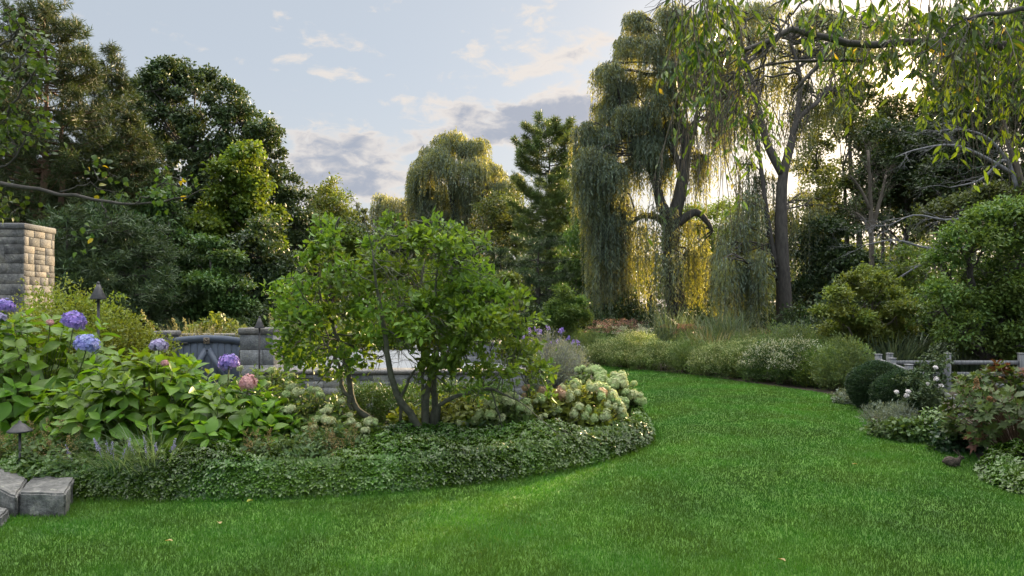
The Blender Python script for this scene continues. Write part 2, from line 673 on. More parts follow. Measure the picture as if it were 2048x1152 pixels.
M['rose'] = leaf_mat('rose_leaf', (.04, .075, .03), (.085, .13, .06), trans=.3, rough=.45)
M['oak'] = leaf_mat('oak_leaf', (.025, .05, .018), (.08, .12, .042), trans=.22, rough=.5)
M['maple'] = leaf_mat('maple_leaf', (.045, .09, .014), (.12, .18, .025), (.3, .24, .03), trans=.42, rough=.5)
M['beech'] = leaf_mat('beech_leaf', (.032, .078, .022), (.085, .15, .04), trans=.32, rough=.5)
M['pine'] = leaf_mat('pine_needle', (.022, .042, .015), (.065, .088, .026), trans=.25, rough=.5)
M['bluepine'] = leaf_mat('blue_green_needle', (.026, .055, .023), (.07, .11, .042), trans=.2, rough=.5)
M['whitepine'] = leaf_mat('white_pine_needle', (.05, .085, .026), (.115, .165, .05), trans=.32, rough=.5)
M['cypress'] = leaf_mat('cypress_leaf', (.04, .095, .025), (.09, .17, .04), trans=.35, rough=.5)
M['willow'] = leaf_mat('willow_leaf', (.085, .13, .098), (.175, .235, .175), (.23, .25, .12), trans=.5, rough=.5, tint=(1.9, 1.3, .14))
M['cherry'] = leaf_mat('cherry_leaf', (.035, .075, .014), (.085, .145, .02), (.26, .22, .03), trans=.45, rough=.42, tint=(1.4, 1.2, .4))
M['redbud'] = leaf_mat('round_leaf', (.03, .065, .012), (.085, .14, .018), (.42, .3, .02), trans=.42, rough=.45)
M['sapling'] = leaf_mat('sapling_leaf', (.055, .11, .025), (.13, .2, .045), trans=.4, rough=.5)
M['katsura'] = leaf_mat('yellow_green_leaf', (.075, .12, .025), (.16, .195, .04), (.3, .2, .05), trans=.4, rough=.5)
M['meadow'] = leaf_mat('meadow_leaf', (.065, .12, .035), (.15, .215, .075), (.25, .27, .12), trans=.35, rough=.55)
M['cream'] = leaf_mat('cream_meadow_flower', (.2, .26, .1), (.38, .43, .22), (.5, .52, .33), trans=.3, rough=.6)
M['aster'] = leaf_mat('white_aster_flower', (.3, .34, .24), (.5, .52, .42), trans=.3, rough=.6)
M['reed'] = leaf_mat('reed_blade', (.06, .10, .06), (.13, .18, .11), trans=.3, rough=.5)
M['tangrass'] = leaf_mat('ornamental_grass_blade', (.13, .14, .06), (.28, .27, .14), trans=.3, rough=.6)
M['joepye'] = leaf_mat('mauve_flower', (.16, .09, .07), (.3, .18, .14), trans=.25, rough=.6)
M['understory'] = leaf_mat('understory_leaf', (.016, .035, .014), (.045, .075, .024), (.12, .11, .02), trans=.3, rough=.5)
M['woods'] = leaf_mat('wood_leaf', (.03, .05, .016), (.09, .115, .03), (.22, .17, .03), trans=.4, rough=.55)
# flowers
M['mophead'] = leaf_mat('blue_violet_petal', (.2, .18, .5), (.33, .22, .56), (.5, .36, .66), trans=.25, rough=.55, tint=(1.1, 1.0, 1.1))
M['mophead_blue'] = leaf_mat('blue_petal', (.2, .24, .55), (.32, .33, .64), (.48, .38, .62), trans=.25, rough=.55, tint=(1.1, 1.0, 1.1))
M['pinkhead'] = leaf_mat('faded_pink_petal', (.42, .2, .22), (.62, .36, .34), (.6, .5, .36), trans=.25, rough=.6, tint=(1.1, 1, 1))
M['lilac'] = leaf_mat('lilac_floret', (.27, .24, .42), (.46, .41, .58), trans=.25, rough=.6, tint=(1.1, 1, 1.1))
M['creamhead'] = leaf_mat('cream_petal', (.32, .38, .17), (.52, .55, .32), (.58, .52, .36), trans=.3, rough=.6, tint=(1.1, 1.05, .8))
M['limehead'] = leaf_mat('lime_petal', (.25, .35, .12), (.42, .5, .24), (.5, .5, .28), trans=.3, rough=.6, tint=(1.1, 1.05, .8))
M['peachhead'] = leaf_mat('peach_petal', (.4, .26, .17), (.58, .42, .28), trans=.3, rough=.6, tint=(1.1, 1.05, .8))
M['panicle'] = leaf_mat('dry_panicle', (.2, .11, .06), (.36, .22, .13), trans=.2, rough=.7)
M['plume'] = leaf_mat('dry_plume', (.16, .12, .05), (.34, .26, .12), trans=.25, rough=.7)
M['whiterose'] = leaf_mat('white_rose_petal', (.6, .55, .55), (.8, .76, .75), trans=.25, rough=.5, tint=(1, 1, 1))
# bark, stone, wood, metal, ground
M['bark'] = rough_mat('bark', (.045, .038, .03), (.13, .11, .085), 9, .9, .8, (1, 1, .25))
M['bark_dark'] = rough_mat('dark_bark', (.03, .027, .024), (.085, .075, .065), 12, .85, .8, (1, 1, .3))
M['bark_red'] = rough_mat('red_pine_bark', (.10, .06, .04), (.24, .15, .10), 7, .9, .8, (1, 1, .4))
M['bark_moss'] = rough_mat('mossy_bark', (.04, .045, .03), (.13, .125, .09), 14, .9, .6)
M['dead'] = rough_mat('dead_grey_twig', (.10, .10, .105), (.19, .19, .195), 10, .9, .3)
M['stem'] = rough_mat('green_stem', (.05, .07, .02), (.10, .12, .04), 10, .7, .2)
M['stone'] = rough_mat('granite', (.12, .125, .135), (.28, .28, .285), 5, .85, .9, fine=.7, stain=.7, varmix=.65, c3=(.44, .42, .38))
M['stone_warm'] = rough_mat('warm_granite', (.055, .056, .06), (.125, .125, .126), 5, .85, .9, fine=.7, stain=.6, c3=(.19, .17, .15), varmix=.7)
M['slab'] = rough_mat('split_granite', (.06, .06, .06), (.15, .147, .14), 4, .85, .9, fine=.85, stain=.7, varmix=.2, c3=(.23, .215, .18))
M['mortar'] = rough_mat('mortar', (.12, .12, .12), (.2, .2, .2), 12, .95, .3)
M['paving'] = rough_mat('paving', (.15, .155, .165), (.23, .24, .25), 1.2, .7, .15, fine=.25)
M['paint'] = rough_mat('slate_blue_paint', (.07, .085, .12), (.095, .112, .15), 3, .45, .08, varmix=.3)
M['iron'] = rough_mat('dark_iron', (.035, .034, .036), (.07, .068, .07), 14, .5, .2, metal=.5)
M['bronze'] = rough_mat('bronze_fitting', (.16, .13, .1), (.3, .25, .2), 20, .5, .2, metal=.4)
M['fence'] = rough_mat('weathered_wood', (.085, .09, .095), (.21, .21, .215), 5, .85, .5, (8, 8, .6), varmix=.3)
M['fur'] = rough_mat('brown_fur', (.03, .024, .02), (.10, .078, .06), 90, .9, .5, varmix=.1)
M['eye'] = rough_mat('dark_eye', (.008, .007, .006), (.012, .01, .01), 4, .15, 0.0, spec=.6)
M['soil'] = rough_mat('soil', (.03, .024, .018), (.075, .06, .042), 2.5, .95, .6, fine=.5, varmix=.1)
M['turf'] = rough_mat('turf', (.04, .10, .013), (.075, .16, .02), 1.1, .9, .3, fine=.6, varmix=.1)
M['mound'] = rough_mat('shaded_mulch', (.018, .022, .012), (.04, .045, .022), 6, .95, .5, varmix=.1)
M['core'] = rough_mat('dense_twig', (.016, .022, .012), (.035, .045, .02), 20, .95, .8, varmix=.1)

# ------------------------------------------------------------------ ground, lawn, beds
def poly_sheet(name, pts, z, mat):
    bm = bmesh.new()
    vs = [bm.verts.new((p[0], p[1], z)) for p in pts]
    f = bm.faces.new(vs)
    f.normal_update()
    if f.normal.z < 0:
        f.normal_flip()
    bmesh.ops.triangulate(bm, faces=[f], ngon_method='EAR_CLIP')
    me = bpy.data.meshes.new(name)
    bm.to_mesh(me)
    bm.free()
    me.materials.append(mat)
    o = bpy.data.objects.new(name, me)
    COL.objects.link(o)
    o['kind'] = 'structure'
    return o


def inside(P, poly):
    x, y = P[:, 0], P[:, 1]
    poly = np.asarray(poly)[:, :2]
    r = np.zeros(len(P), bool)
    j = len(poly) - 1
    for i in range(len(poly)):
        xi, yi = poly[i]
        xj, yj = poly[j]
        c = ((yi > y) != (yj > y)) & (x < (xj - xi) * (y - yi) / (yj - yi + 1e-12) + xi)
        r ^= c
        j = i
    return r


def dist_line(P, line):
    line = np.asarray(line)[:, :2]
    best = np.full(len(P), 1e9)
    for a, b in zip(line[:-1], line[1:]):
        ab = b - a
        t = np.clip(((P[:, :2] - a) @ ab) / (ab @ ab), 0, 1)
        best = np.minimum(best, np.linalg.norm(P[:, :2] - (a + t[:, None] * ab), axis=1))
    return best


HEDGE_PX = [(-150, 1000), (150, 1001), (400, 1003), (600, 997), (800, 985), (1000, 963), (1150, 938), (1250, 912), (1295, 893),
            (1307, 880), (1302, 860), (1290, 840), (1268, 812), (1235, 780), (1200, 754), (1172, 738), (1150, 729)]
BORDER_PX = [(1160, 726), (1230, 733), (1300, 741), (1400, 751), (1500, 766), (1600, 779), (1674, 791)]
RIGHT_PX = [(1689, 804), (1722, 818), (1742, 830), (1740, 842), (1757, 866), (1795, 880), (1847, 890), (1917, 899), (1955, 915),
            (1953, 938), (1962, 956), (1986, 970), (2048, 991), (2300, 1040)]
hedge_w = spline([gd(*p) for p in HEDGE_PX], 70)
border_w = spline([gd(*p) for p in BORDER_PX], 16)
right_w = spline([gd(*p) for p in RIGHT_PX], 36)
lawn_poly = np.vstack([hedge_w, border_w, right_w, [[5.5, 2.0, 0], [5.5, -4, 0], [-6, -4, 0], [-6, 4.5, 0]]])

g = Geo()
xs = np.concatenate([[-400, -120, -60], np.linspace(-30, 30, 13), [60, 120, 400]])
ys = np.concatenate([[-60], np.linspace(-10, 60, 15), [120, 250, 600]])
gx, gy = np.meshgrid(xs, ys)
V = np.stack([gx, gy, np.full_like(gx, -.012)], -1).reshape(-1, 3)
nx = len(xs)
i = (np.arange(len(ys) - 1)[:, None] * nx + np.arange(nx - 1)[None]).ravel()
g.add(V, np.stack([i, i + 1, i + 1 + nx, i + nx], -1))
tag(g.build('ground', M['soil']), kind='structure')
poly_sheet('lawn', lawn_poly, 0.0, M['turf'])

# grass blades: dense near the viewer, thinning with distance
rng = R(3)
n = 1150000
u = rng.random(n)
d0, d1 = 3.3, 23.0
dd = (d0 ** .42 + u * (d1 ** .42 - d0 ** .42)) ** (1 / .42)
P = np.stack([rng.uniform(-.92, .92, n) * dd, dd, np.zeros(n)], -1)
P = P[inside(P, lawn_poly)]
n = len(P)
dd = P[:, 1]
patch = np.sin(P[:, 0] * 1.3 + 1) + np.sin(P[:, 1] * 1.7 + .5 * P[:, 0]) + np.sin(P[:, 0] * 3.1 - P[:, 1] * 2.3)
fine = np.sin(P[:, 0] * 9 + 3 * np.sin(P[:, 1] * 5)) * np.sin(P[:, 1] * 11 + P[:, 0] * 4)
edge = np.minimum(dist_line(P, hedge_w), 2.0)
L = rng.uniform(.016, .036, n) * (1 + .14 * patch * .33 + .18 * fine) * np.where(edge < .10, 1.6, 1.0)
az = rng.random(n) * 2 * math.pi
lean = np.abs(rng.normal(size=n)) * .45
D = np.stack([np.cos(az) * lean + .12 * fine, np.sin(az) * lean, np.ones(n)], -1)
N = np.stack([np.cos(az + rng.normal(size=n)), np.sin(az + rng.normal(size=n)), rng.normal(size=n) * .2], -1)
W = np.maximum(.0036, dd * .0008) * rng.uniform(.7, 1.3, n)
var = np.clip(.38 + .36 * patch * .33 + .05 * fine + rng.normal(size=n) * .13, 0, 1)
g = Geo()
near = dd < 6.5
scat(g, BLADE, P[near], D[near], N[near], L[near], W[near], var[near])
scat(g, TRI, P[~near], D[~near], N[~near], L[~near], W[~near] * 1.15, var[~near])
tag(g.build('grass', M['grass']), 'short mown green grass blades covering the whole lawn', 'grass', kind='stuff')

# fallen leaves on the lawn
rng = R(4)
for k, (px, py, lb) in enumerate([(1704, 937, 'small tan leaf lying alone on the lawn left of the brown rabbit'),
                                  (1571, 1137, 'pale leaf lying on the lawn at the bottom edge, right of centre'),
                                  (505, 1011, 'yellow brown leaf lying on the lawn just before the low clipped edging'),
                                  (330, 1095, 'rusty leaf lying on the left part of the lawn, below the stone block'),
                                  (440, 1060, 'small brown curled leaf on the left lawn, nearest the edging middle')]):
    g = Geo()
    scat(g, OVATE, np.zeros((1, 3)), np.array([[math.cos(k * 2.1), math.sin(k * 2.1), .15]]), np.array([[.1, .2, 1.0]]), .055, .04, .95)
    o = g.build('fallen_leaf', M['plume'] if k != 2 else M['gold_hydrangea'])
    o.location = tuple(gd(px, py) + np.array([0, 0, .045]))
    tag(o, lb, 'leaf', 'fallen leaves on the lawn')


# low clipped groundcover: a mound whose outer edge rises steeply from the lawn
def groundcover(front, back, hmax, n_leaf, seed, label, leaf=.038, band=.0):
    rng = R(seed)
    poly = np.vstack([front, back])
    lo, hi = poly[:, :2].min(0), poly[:, :2].max(0)

    def height(P):
        e = dist_line(P, front)
        wob = .04 * np.sin(P[:, 0] * 4.1) + .035 * np.sin(P[:, 1] * 5.3 + P[:, 0] * 2) + .02 * np.sin(P[:, 0] * 11 + P[:, 1] * 7)
        return np.clip(hmax * (1 - np.exp(-(e + .004) / .10)) - .045 * np.maximum(e - .5, 0) + wob * np.minimum(e * 4, 1), .01, None), e
    g2 = Geo()
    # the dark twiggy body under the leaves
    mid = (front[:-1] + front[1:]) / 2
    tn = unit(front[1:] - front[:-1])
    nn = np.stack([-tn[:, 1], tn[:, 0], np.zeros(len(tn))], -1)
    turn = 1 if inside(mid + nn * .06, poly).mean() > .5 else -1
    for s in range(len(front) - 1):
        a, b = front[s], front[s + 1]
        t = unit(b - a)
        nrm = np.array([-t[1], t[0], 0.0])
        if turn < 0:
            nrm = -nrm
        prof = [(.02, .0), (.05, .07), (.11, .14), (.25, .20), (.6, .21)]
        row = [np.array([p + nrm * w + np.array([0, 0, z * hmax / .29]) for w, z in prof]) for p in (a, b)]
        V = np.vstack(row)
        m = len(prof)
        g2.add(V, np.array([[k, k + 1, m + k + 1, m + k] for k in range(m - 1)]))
    n = n_leaf // 6
    P = np.empty((0, 3))
    while len(P) < n:
        Q = np.column_stack([rng.uniform(lo[0], hi[0], n * 3), rng.uniform(lo[1], hi[1], n * 3), np.zeros(n * 3)])
        Q = Q[inside(Q, poly)]
        e = dist_line(Q, front)
        keep = rng.random(len(Q)) < np.where(e < .16, 1.0, .42)
        P = np.vstack([P, Q[keep]])
    P = P[:n]
    # extra whorls on the steep outer face
    seg = rng.integers(0, len(front) - 1, n // 2)
    t = rng.random((n // 2, 1))
    Pf = front[seg] * (1 - t) + front[seg + 1] * t
    tv = unit(front[seg + 1] - front[seg])
    nv = np.stack([-tv[:, 1], tv[:, 0], np.zeros(len(tv))], -1)
    nv *= turn
    Pf = Pf + nv * np.abs(rng.normal(size=(n // 2, 1))) * .035
    z, e = height(P)
    P[:, 2] = z + rng.normal(size=n) * .018
    zf = rng.random(n // 2) ** .8 * hmax * .92
    Pf = Pf - nv * 0 + nv * (-.085 * np.log(np.clip(1 - zf / hmax, .08, 1)))[:, None]
    Pf[:, 2] = zf + .01
    A = np.zeros((n, 3))
    A[:, 2] = 1
    # axes lean outwards near the edge
    eps = .05
    gxh = (height(P + np.array([eps, 0, 0]))[0] - z) / eps
    gyh = (height(P + np.array([0, eps, 0]))[0] - z) / eps
    A[:, 0] -= np.clip(gxh, -2, 2) * .6
    A[:, 1] -= np.clip(gyh, -2, 2) * .6
    Af = -nv * .8 + np.array([0, 0, .8])
    P, A = np.vstack([P, Pf]), np.vstack([A, Af])
    A = unit(A + rng.normal(size=A.shape) * .28)
    face = np.concatenate([np.zeros(n), np.ones(n // 2)])
    k = 6
    m = len(P)
    U = unit(np.cross(A, rdirs(rng, m)))
    Wv = np.cross(A, U)
    ph = rng.random(m) * 6.28
    idx = np.repeat(np.arange(m), k)
    th = np.tile(np.arange(k) * 2 * math.pi / k, m) + ph[idx] + rng.normal(size=m * k) * .25
    rad = U[idx] * np.cos(th)[:, None] + Wv[idx] * np.sin(th)[:, None]
    D = rad + A[idx] * rng.uniform(.1, .7, (m * k, 1))
    sz = leaf * rng.uniform(.7, 1.25, m)[idx] * rng.uniform(.8, 1.15, m * k)
    cv = rng.random(m)
    patch = .5 + .5 * np.sin(P[:, 0] * 2.2 + 1.3 * np.sin(P[:, 1] * 1.9))
    var = np.clip(.35 * cv[idx] + .25 * rng.random(m * k) + .4 * patch[idx], 0, 1)
    g = Geo()
    scat(g, OVATE, P[idx] + rad * .006, D, A[idx], sz, sz * .52, var)
    o = g.build('groundcover', M['pachysandra'])
    tag(o, label, 'ground cover', kind='stuff')
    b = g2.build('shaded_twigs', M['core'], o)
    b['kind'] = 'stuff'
    return o


back_l = np.array([gz(x, y, .2) for x, y in ((1275, 838), (1215, 868), (1100, 868), (960, 866), (760, 868), (690, 884), (600, 908), (420, 916), (200, 908), (60, 892), (-150, 885))])
groundcover(hedge_w[:53], back_l, .285, 112000, 11, 'glossy dark green groundcover clipped into a low rounded edging along the left bed')
fr = spline([gd(*p) for p in [(1968, 922), (1954, 938), (1960, 956), (1986, 972), (2048, 993), (2200, 1030), (2330, 1060)]], 20)
bk = np.array([gd(2400, 960), gd(2100, 930), gd(2000, 912)])
groundcover(fr, bk, .20, 9000, 12, 'glossy dark groundcover under the bronze shrub at the right edge')

# raised stone terrace and paving behind the low wall
g = Geo()
g.box((-3.95, 11.15, -.01), (.18, 21.0, .60), .01)
tag(g.build('terrace', M['paving']), kind='structure')
g = Geo()
g.box((-9.0, 11.9, -.02), (-3.97, 19.0, .012), .003)
tag(g.build('path', M['paving']), kind='structure')


# ------------------------------------------------------------------ masonry
def ashlar(g, lo, hi, course, rng, length=(.22, .5), faces='yxX', rough=.009):
    """coursed stones round a box from lo to hi"""
    z = lo[2]
    while z < hi[2] - .02:
        h = min(course * rng.uniform(.65, 1.45), hi[2] - z)
        if hi[2] - z - h < course * .4:
            h = hi[2] - z
        for f in faces:
            a = 0 if f in 'yY' else 1
            s, e = lo[a], hi[a]
            t = s
            while t < e - .01:
                w = min(rng.uniform(*length), e - t)
                if e - t - w < length[0] * .5:
                    w = e - t
                pr = rng.uniform(.0, rough)
                j = .0025
                split = h > course * .95 and rng.random() < .35 and w > .15
                zz = [(z + j, z + h - j)] if not split else [(z + j, z + h * .48 - j), (z + h * .48 + j, z + h - j)]
                for z0, z1 in zz:
                    pr2 = pr + rng.uniform(0, rough * .6)
                    v = rng.random()
                    if f == 'y':
                        g.box((t + j, lo[1] - pr2, z0), (t + w - j, lo[1] + .05, z1), .004, v)
                    elif f == 'Y':
                        g.box((t + j, hi[1] - .05, z0), (t + w - j, hi[1] + pr2, z1), .008, v)
                    elif f == 'x':
                        g.box((lo[0] - pr2, t + j, z0), (lo[0] + .05, t + w - j, z1), .008, v)
                    else:
                        g.box((hi[0] - .05, t + j, z0), (hi[0] + pr2, t + w - j, z1), .004, v)
                t += w
        z += h


def stone_pier(name, label, cat, lo, hi, course, seed, cap=0.0, over=.03, mat='stone', faces='yxXY', length=(.2, .45)):
    rng = R(seed)
    c = ((lo[0] + hi[0]) / 2, (lo[1] + hi[1]) / 2, lo[2])
    root = empty(name, c, label, cat)
    c = np.array(c)
    g = Geo()
    ashlar(g, lo, (hi[0], hi[1], hi[2] - cap), course, rng, length, faces)
    g.build('stonework', M[mat], root, loc=c).location = (0, 0, 0)
    g = Geo()
    g.box((lo[0] + .02, lo[1] + .02, lo[2]), (hi[0] - .02, hi[1] - .02, hi[2] - cap - .003), .002)
    g.build('mortar_core', M['mortar'], root, loc=c).location = (0, 0, 0)
    if cap:
        g = Geo()
        g.box((lo[0] - over, lo[1] - over, hi[2] - cap), (hi[0] + over, hi[1] + over, hi[2]), .018, .8)
        g.build('cap_stone', M['stone_warm'], root, loc=c).location = (0, 0, 0)
    return root


# tall stone chimney at the left edge: corner seen at px 48, side wall running back to px 108
xc = (48 - 1024) * 12.0 / F
rng = R(21)
root = empty('stone_chimney', (xc - .6, 12.4, 0), 'tall square stone chimney standing at the left edge above the shrubs', 'chimney')
c = np.array([xc - .6, 12.4, 0])
g = Geo()
ashlar(g, (xc - 1.4, 12.0, 0), (xc, 12.8, 3.02), .135, rng, (.1, .3), 'XY', .007)
g.build('side_stonework', M['stone_warm'], root, loc=c).location = (0, 0, 0)
g = Geo()
ashlar(g, (xc - 1.4, 12.0, 0), (xc, 12.8, 3.02), .26, rng, (.4, .9), 'yx', .012)
g.build('front_stonework', M['slab'], root, loc=c).location = (0, 0, 0)
g = Geo()
g.box((xc - 1.38, 12.02, 0), (xc - .02, 12.78, 3.0), .002)
g.build('mortar_core', M['mortar'], root, loc=c).location = (0, 0, 0)
g = Geo()
g.box((xc - 1.43, 11.97, 3.02), (xc + .025, 12.83, 3.13), .02, .5)
g.build('cap_stone', M['stone_warm'], root, loc=c).location = (0, 0, 0)

# gate posts
xr = (480 - 1024) * 11.5 / F
stone_pier('gate_pillar', 'square stone gate pillar with a thick cap right of the blue gate', 'pillar',
           (xr, 11.5, 0), (xr + .55, 12.05, 1.295), .2, 22, cap=.11, mat='stone')
xl = (333 - 1024) * 11.6 / F
stone_pier('gate_pillar', 'weathered stone gate pillar half hidden by the yellow green shrub left of the gate', 'pillar',
           (xl - .24, 11.6, 0), (xl, 12.05, 1.24), .2, 23, cap=.09, mat='stone_warm')

# low wall in front of the terrace and a taller block wall at its right
stone_pier('garden_wall', 'low grey stone wall with pale coping behind the multi stemmed tree', 'wall',
           (-3.96, 10.72, 0), (.2, 11.12, .655), .15, 24, cap=.07, over=.04, faces='yxX')
stone_pier('raised_wall', 'pale stone block wall on the terrace right of the multi stemmed tree', 'wall',
           (-1.35, 12.9, .60), (.15, 13.4, 1.0), .16, 25, cap=.06, over=.03, faces='yxX')
stone_pier('back_wall', 'low pinkish stone wall seen over the top of the blue gate', 'wall',
           (-7.6, 14.6, 0), (-5.6, 15.0, 1.09), .18, 26, cap=.06, over=.02, mat='stone_warm', faces='yxX')

# the slate blue gate
gx0, gw, gy = xl + .02, (xr - .02) - (xl + .02), 11.72
root = empty('garden_gate', (gx0, gy, 0), 'slate blue wooden gate with an arched top between two stone pillars', 'gate')


def arch(x):
    t = (x / gw - .5) * 2
    return 1.115 + .055 * (1 - t * t) if abs(t) < .86 else 1.115


g = Geo()
nb = 9
for k in range(nb):
    x0 = .09 + (gw - .18) * k / nb
    x1 = .09 + (gw - .18) * (k + 1) / nb
    g.box((x0 + .003, .0, .07), (x1 - .003, .028, arch((x0 + x1) / 2) - .05), .006, .3 + .4 * (k % 2))
g.build('board_panel', M['paint'], root)
g = Geo()
xsn = np.linspace(.0, gw, 25)
for x0, x1 in zip(xsn[:-1], xsn[1:]):
    zt0, zt1 = arch(x0 + 1e-4), arch(x1 - 1e-4)
    V = [(x0, -.028, zt0 - .12), (x1, -.028, zt1 - .12), (x1, -.028, zt1), (x0, -.028, zt0),
         (x0, -.001, zt0 - .12), (x1, -.001, zt1 - .12), (x1, -.001, zt1), (x0, -.001, zt0)]
    g.add(V, np.array([[0, 1, 2, 3], [5, 4, 7, 6], [3, 2, 6, 7], [1, 0, 4, 5]]))
g.box((0, -.026, .07), (.1, -.001, .964), .004)
g.box((gw - .1, -.026, .07), (gw, -.001, .964), .004)
g.box((.1, -.026, .07), (gw - .1, -.001, .2), .004)
g.build('gate_frame', M['paint'], root)
for s in (-1, 1):
    g = Geo()
    a, b = np.array([gw / 2 + s * .02, 0, .93]), np.array([gw / 2 + s * .42, 0, .22])
    t = unit(b - a)
    nn = np.array([-t[2], 0, t[0]]) * .045
    V = [a - nn, b - nn, b + nn, a + nn]
    V = [np.array([p[0], -.022, p[2]]) for p in V] + [np.array([p[0], -.002, p[2]]) for p in V]
    g.add(V, np.array([[0, 1, 2, 3], [7, 6, 5, 4], [0, 4, 5, 1], [1, 5, 6, 2], [2, 6, 7, 3], [3, 7, 4, 0]]))
    g.build('brace', M['paint'], root)
g = Geo()
zc = 1.075
xo = gw * .5
for s in (-1, 1):
    g.box((xo + s * .042 - .009, -.045, zc - .05), (xo + s * .042 + .009, -.029, zc + .05), .003)
    g.box((xo - .033, -.045, zc + s * .042 - .009), (xo + .033, -.029, zc + s * .042 + .009), .003)
g.tube([(xo - .034, -.037, zc - .034), (xo + .034, -.037, zc + .034)], .008, 6)
g.tube([(xo - .034, -.041, zc + .034), (xo + .034, -.041, zc - .034)], .008, 6)
g.lathe([(.0, -.008), (.016, -.008), (.016, .008), (0, .008)], (xo, -.04, zc), 10)
g.build('ornament', M['bronze'], root)
for z in (1.03, .22):
    g = Geo()
    g.box((.0, -.04, z - .016), (.3, -.03, z + .016), .003)
    g.tube([(.0, -.04, z - .05), (.0, -.04, z + .05)], .014, 8)
    g.build('hinge', M['iron'], root)
g = Geo()
g.box((gw - .07, -.05, .72), (gw - .035, -.03, .92), .004)
g.tube([(gw - .05, -.05, .75), (gw - .05, -.09, .77), (gw - .05, -.09, .87), (gw - .05, -.05, .89)], .008, 6)
g.build('latch', M['iron'], root)


# ------------------------------------------------------------------ stone blocks at the lower left
def rough_block(name, label, V8, seed):
    """a split granite block: a subdivided hexahedron with chipped faces"""
    V8 = np.asarray(V8, float)
    bm = bmesh.new()
    vs = [bm.verts.new(p) for p in V8]
    for f in ((0, 3, 2, 1), (4, 5, 6, 7), (0, 1, 5, 4), (1, 2, 6, 5), (2, 3, 7, 6), (3, 0, 4, 7)):
        bm.faces.new([vs[i] for i in f])
    bmesh.ops.bevel(bm, geom=list(bm.edges), offset=.014, segments=2, affect='EDGES')
    bmesh.ops.subdivide_edges(bm, edges=[e for e in bm.edges if e.calc_length() > .08], cuts=7, use_grid_fill=True)
    rng = R(seed)
    ph = rng.random(6) * 6
    for v in bm.verts:
        x, y, z = v.co
        w = math.sin(x * 23 + ph[0] + 2 * math.sin(z * 19)) + math.sin(y * 27 + ph[1]) + math.sin(z * 31 + ph[2] + x * 9)
        v.co += Vector((math.sin(y * 33 + ph[3]), math.sin(x * 29 + ph[4]), .5 * math.sin(x * 37 + y * 21))) * .004 + v.normal * .0035 * w if v.normal.length else Vector()
    c = V8[:4].mean(0)
    for v in bm.verts:
        v.co -= Vector(c)
    me = bpy.data.meshes.new(name)
    bm.to_mesh(me)
    bm.free()
    me.materials.append(M['slab'])
    o = bpy.data.objects.new(name, me)
    o.location = tuple(c)
    COL.objects.link(o)
    return tag(o, label, 'stone block', 'split granite steps at the lower left')


def hexa(top4, z0):
    top = [np.asarray(p, float) for p in top4]
    bot = [np.array([p[0], p[1], z0]) for p in top]
    return bot + top


dF = 5.30
zt = EYE - (985 - HOR) * dF / F
A_ = at(36, 985, dF)
B_ = at(131, 985, dF * .995)
C_ = at(150, 957, 5.78)
D_ = at(66, 952, 5.86)
for p in (A_, B_, C_, D_):
    p[2] = zt
rough_block('stone_block', 'square split granite block sitting at the left end of the low edging', hexa([A_, B_, C_, D_], -.02), 31)
E_ = at(-60, 960, 5.45)
A2 = at(33, 988, 5.25)
D2 = at(58, 954, 5.9)
G_ = at(-20, 925, 6.2)
for p, z in ((E_, .26), (A2, .165), (D2, .175), (G_, .30)):
    p[2] = z
rough_block('stone_slab', 'sloping grey stone slab at the lower left corner behind the split block', hexa([E_, A2, D2, G_], -.02), 32)
H1, H2, H3, H4 = at(-70, 1075, 4.9), at(2, 1030, 5.0), at(22, 992, 5.24), at(-60, 1000, 5.25)
for p in (H1, H2, H3, H4):
    p[2] = .09
rough_block('stone_step', 'low stone step at the far left edge below the sloping slab', hexa([H1, H2, H3, H4], -.02), 33)


# ------------------------------------------------------------------ lamps
def torch(px, ptop, d, wpx, zbase, label, seed=0, tilt=0.0):
    top = at(px, ptop, d)
    hw = wpx * d / F / 2
    hc = hw * 2.15
    root = empty('garden_torch', (top[0], top[1], zbase), label, 'torch', 'cone shaded garden torches')
    root.rotation_euler.y = tilt
    H = top[2] - zbase
    z1 = H - hc - .02
    g = Geo()
    g.tube([(0, 0, -.05), (0, 0, z1 * .5), (0, 0, z1 + .02)], .016 * hw / .09, 10)
    g.build('pole', M['iron'], root, smooth=True)
    g = Geo()
    g.lathe([(.0, z1 - .01), (hw * .97, z1 - .004), (hw, z1), (hw * .995, z1 + .008), (hw * .55, z1 + hc * .5), (hw * .2, z1 + hc * .93), (.0, z1 + hc * .95)], (0, 0, 0), 28)
    g.build('shade', M['iron'], root, smooth=True)
    g = Geo()
    g.lathe([(hw * .2, z1 + hc * .93), (hw * .22, z1 + hc), (hw * .15, z1 + hc + .016), (0, z1 + hc + .02)], (0, 0, 0), 12)
    g.build('finial', M['iron'], root, smooth=True)


torch(197, 563, 8.9, 30, 0, 'dark metal torch with cone shade rising from the big hydrangeas, largest of the torches')
torch(519, 632, 11.3, 20, 0, 'dark metal torch with cone shade standing in front of the right stone gate pillar')
torch(672, 648, 15.0, 15, .6, 'dark cone shaded torch on the terrace, mostly hidden by the multi stemmed tree')
torch(1032, 643, 21.5, 9, 0, 'tiny distant cone shaded torch right of the multi stemmed tree above the grey green shrub')

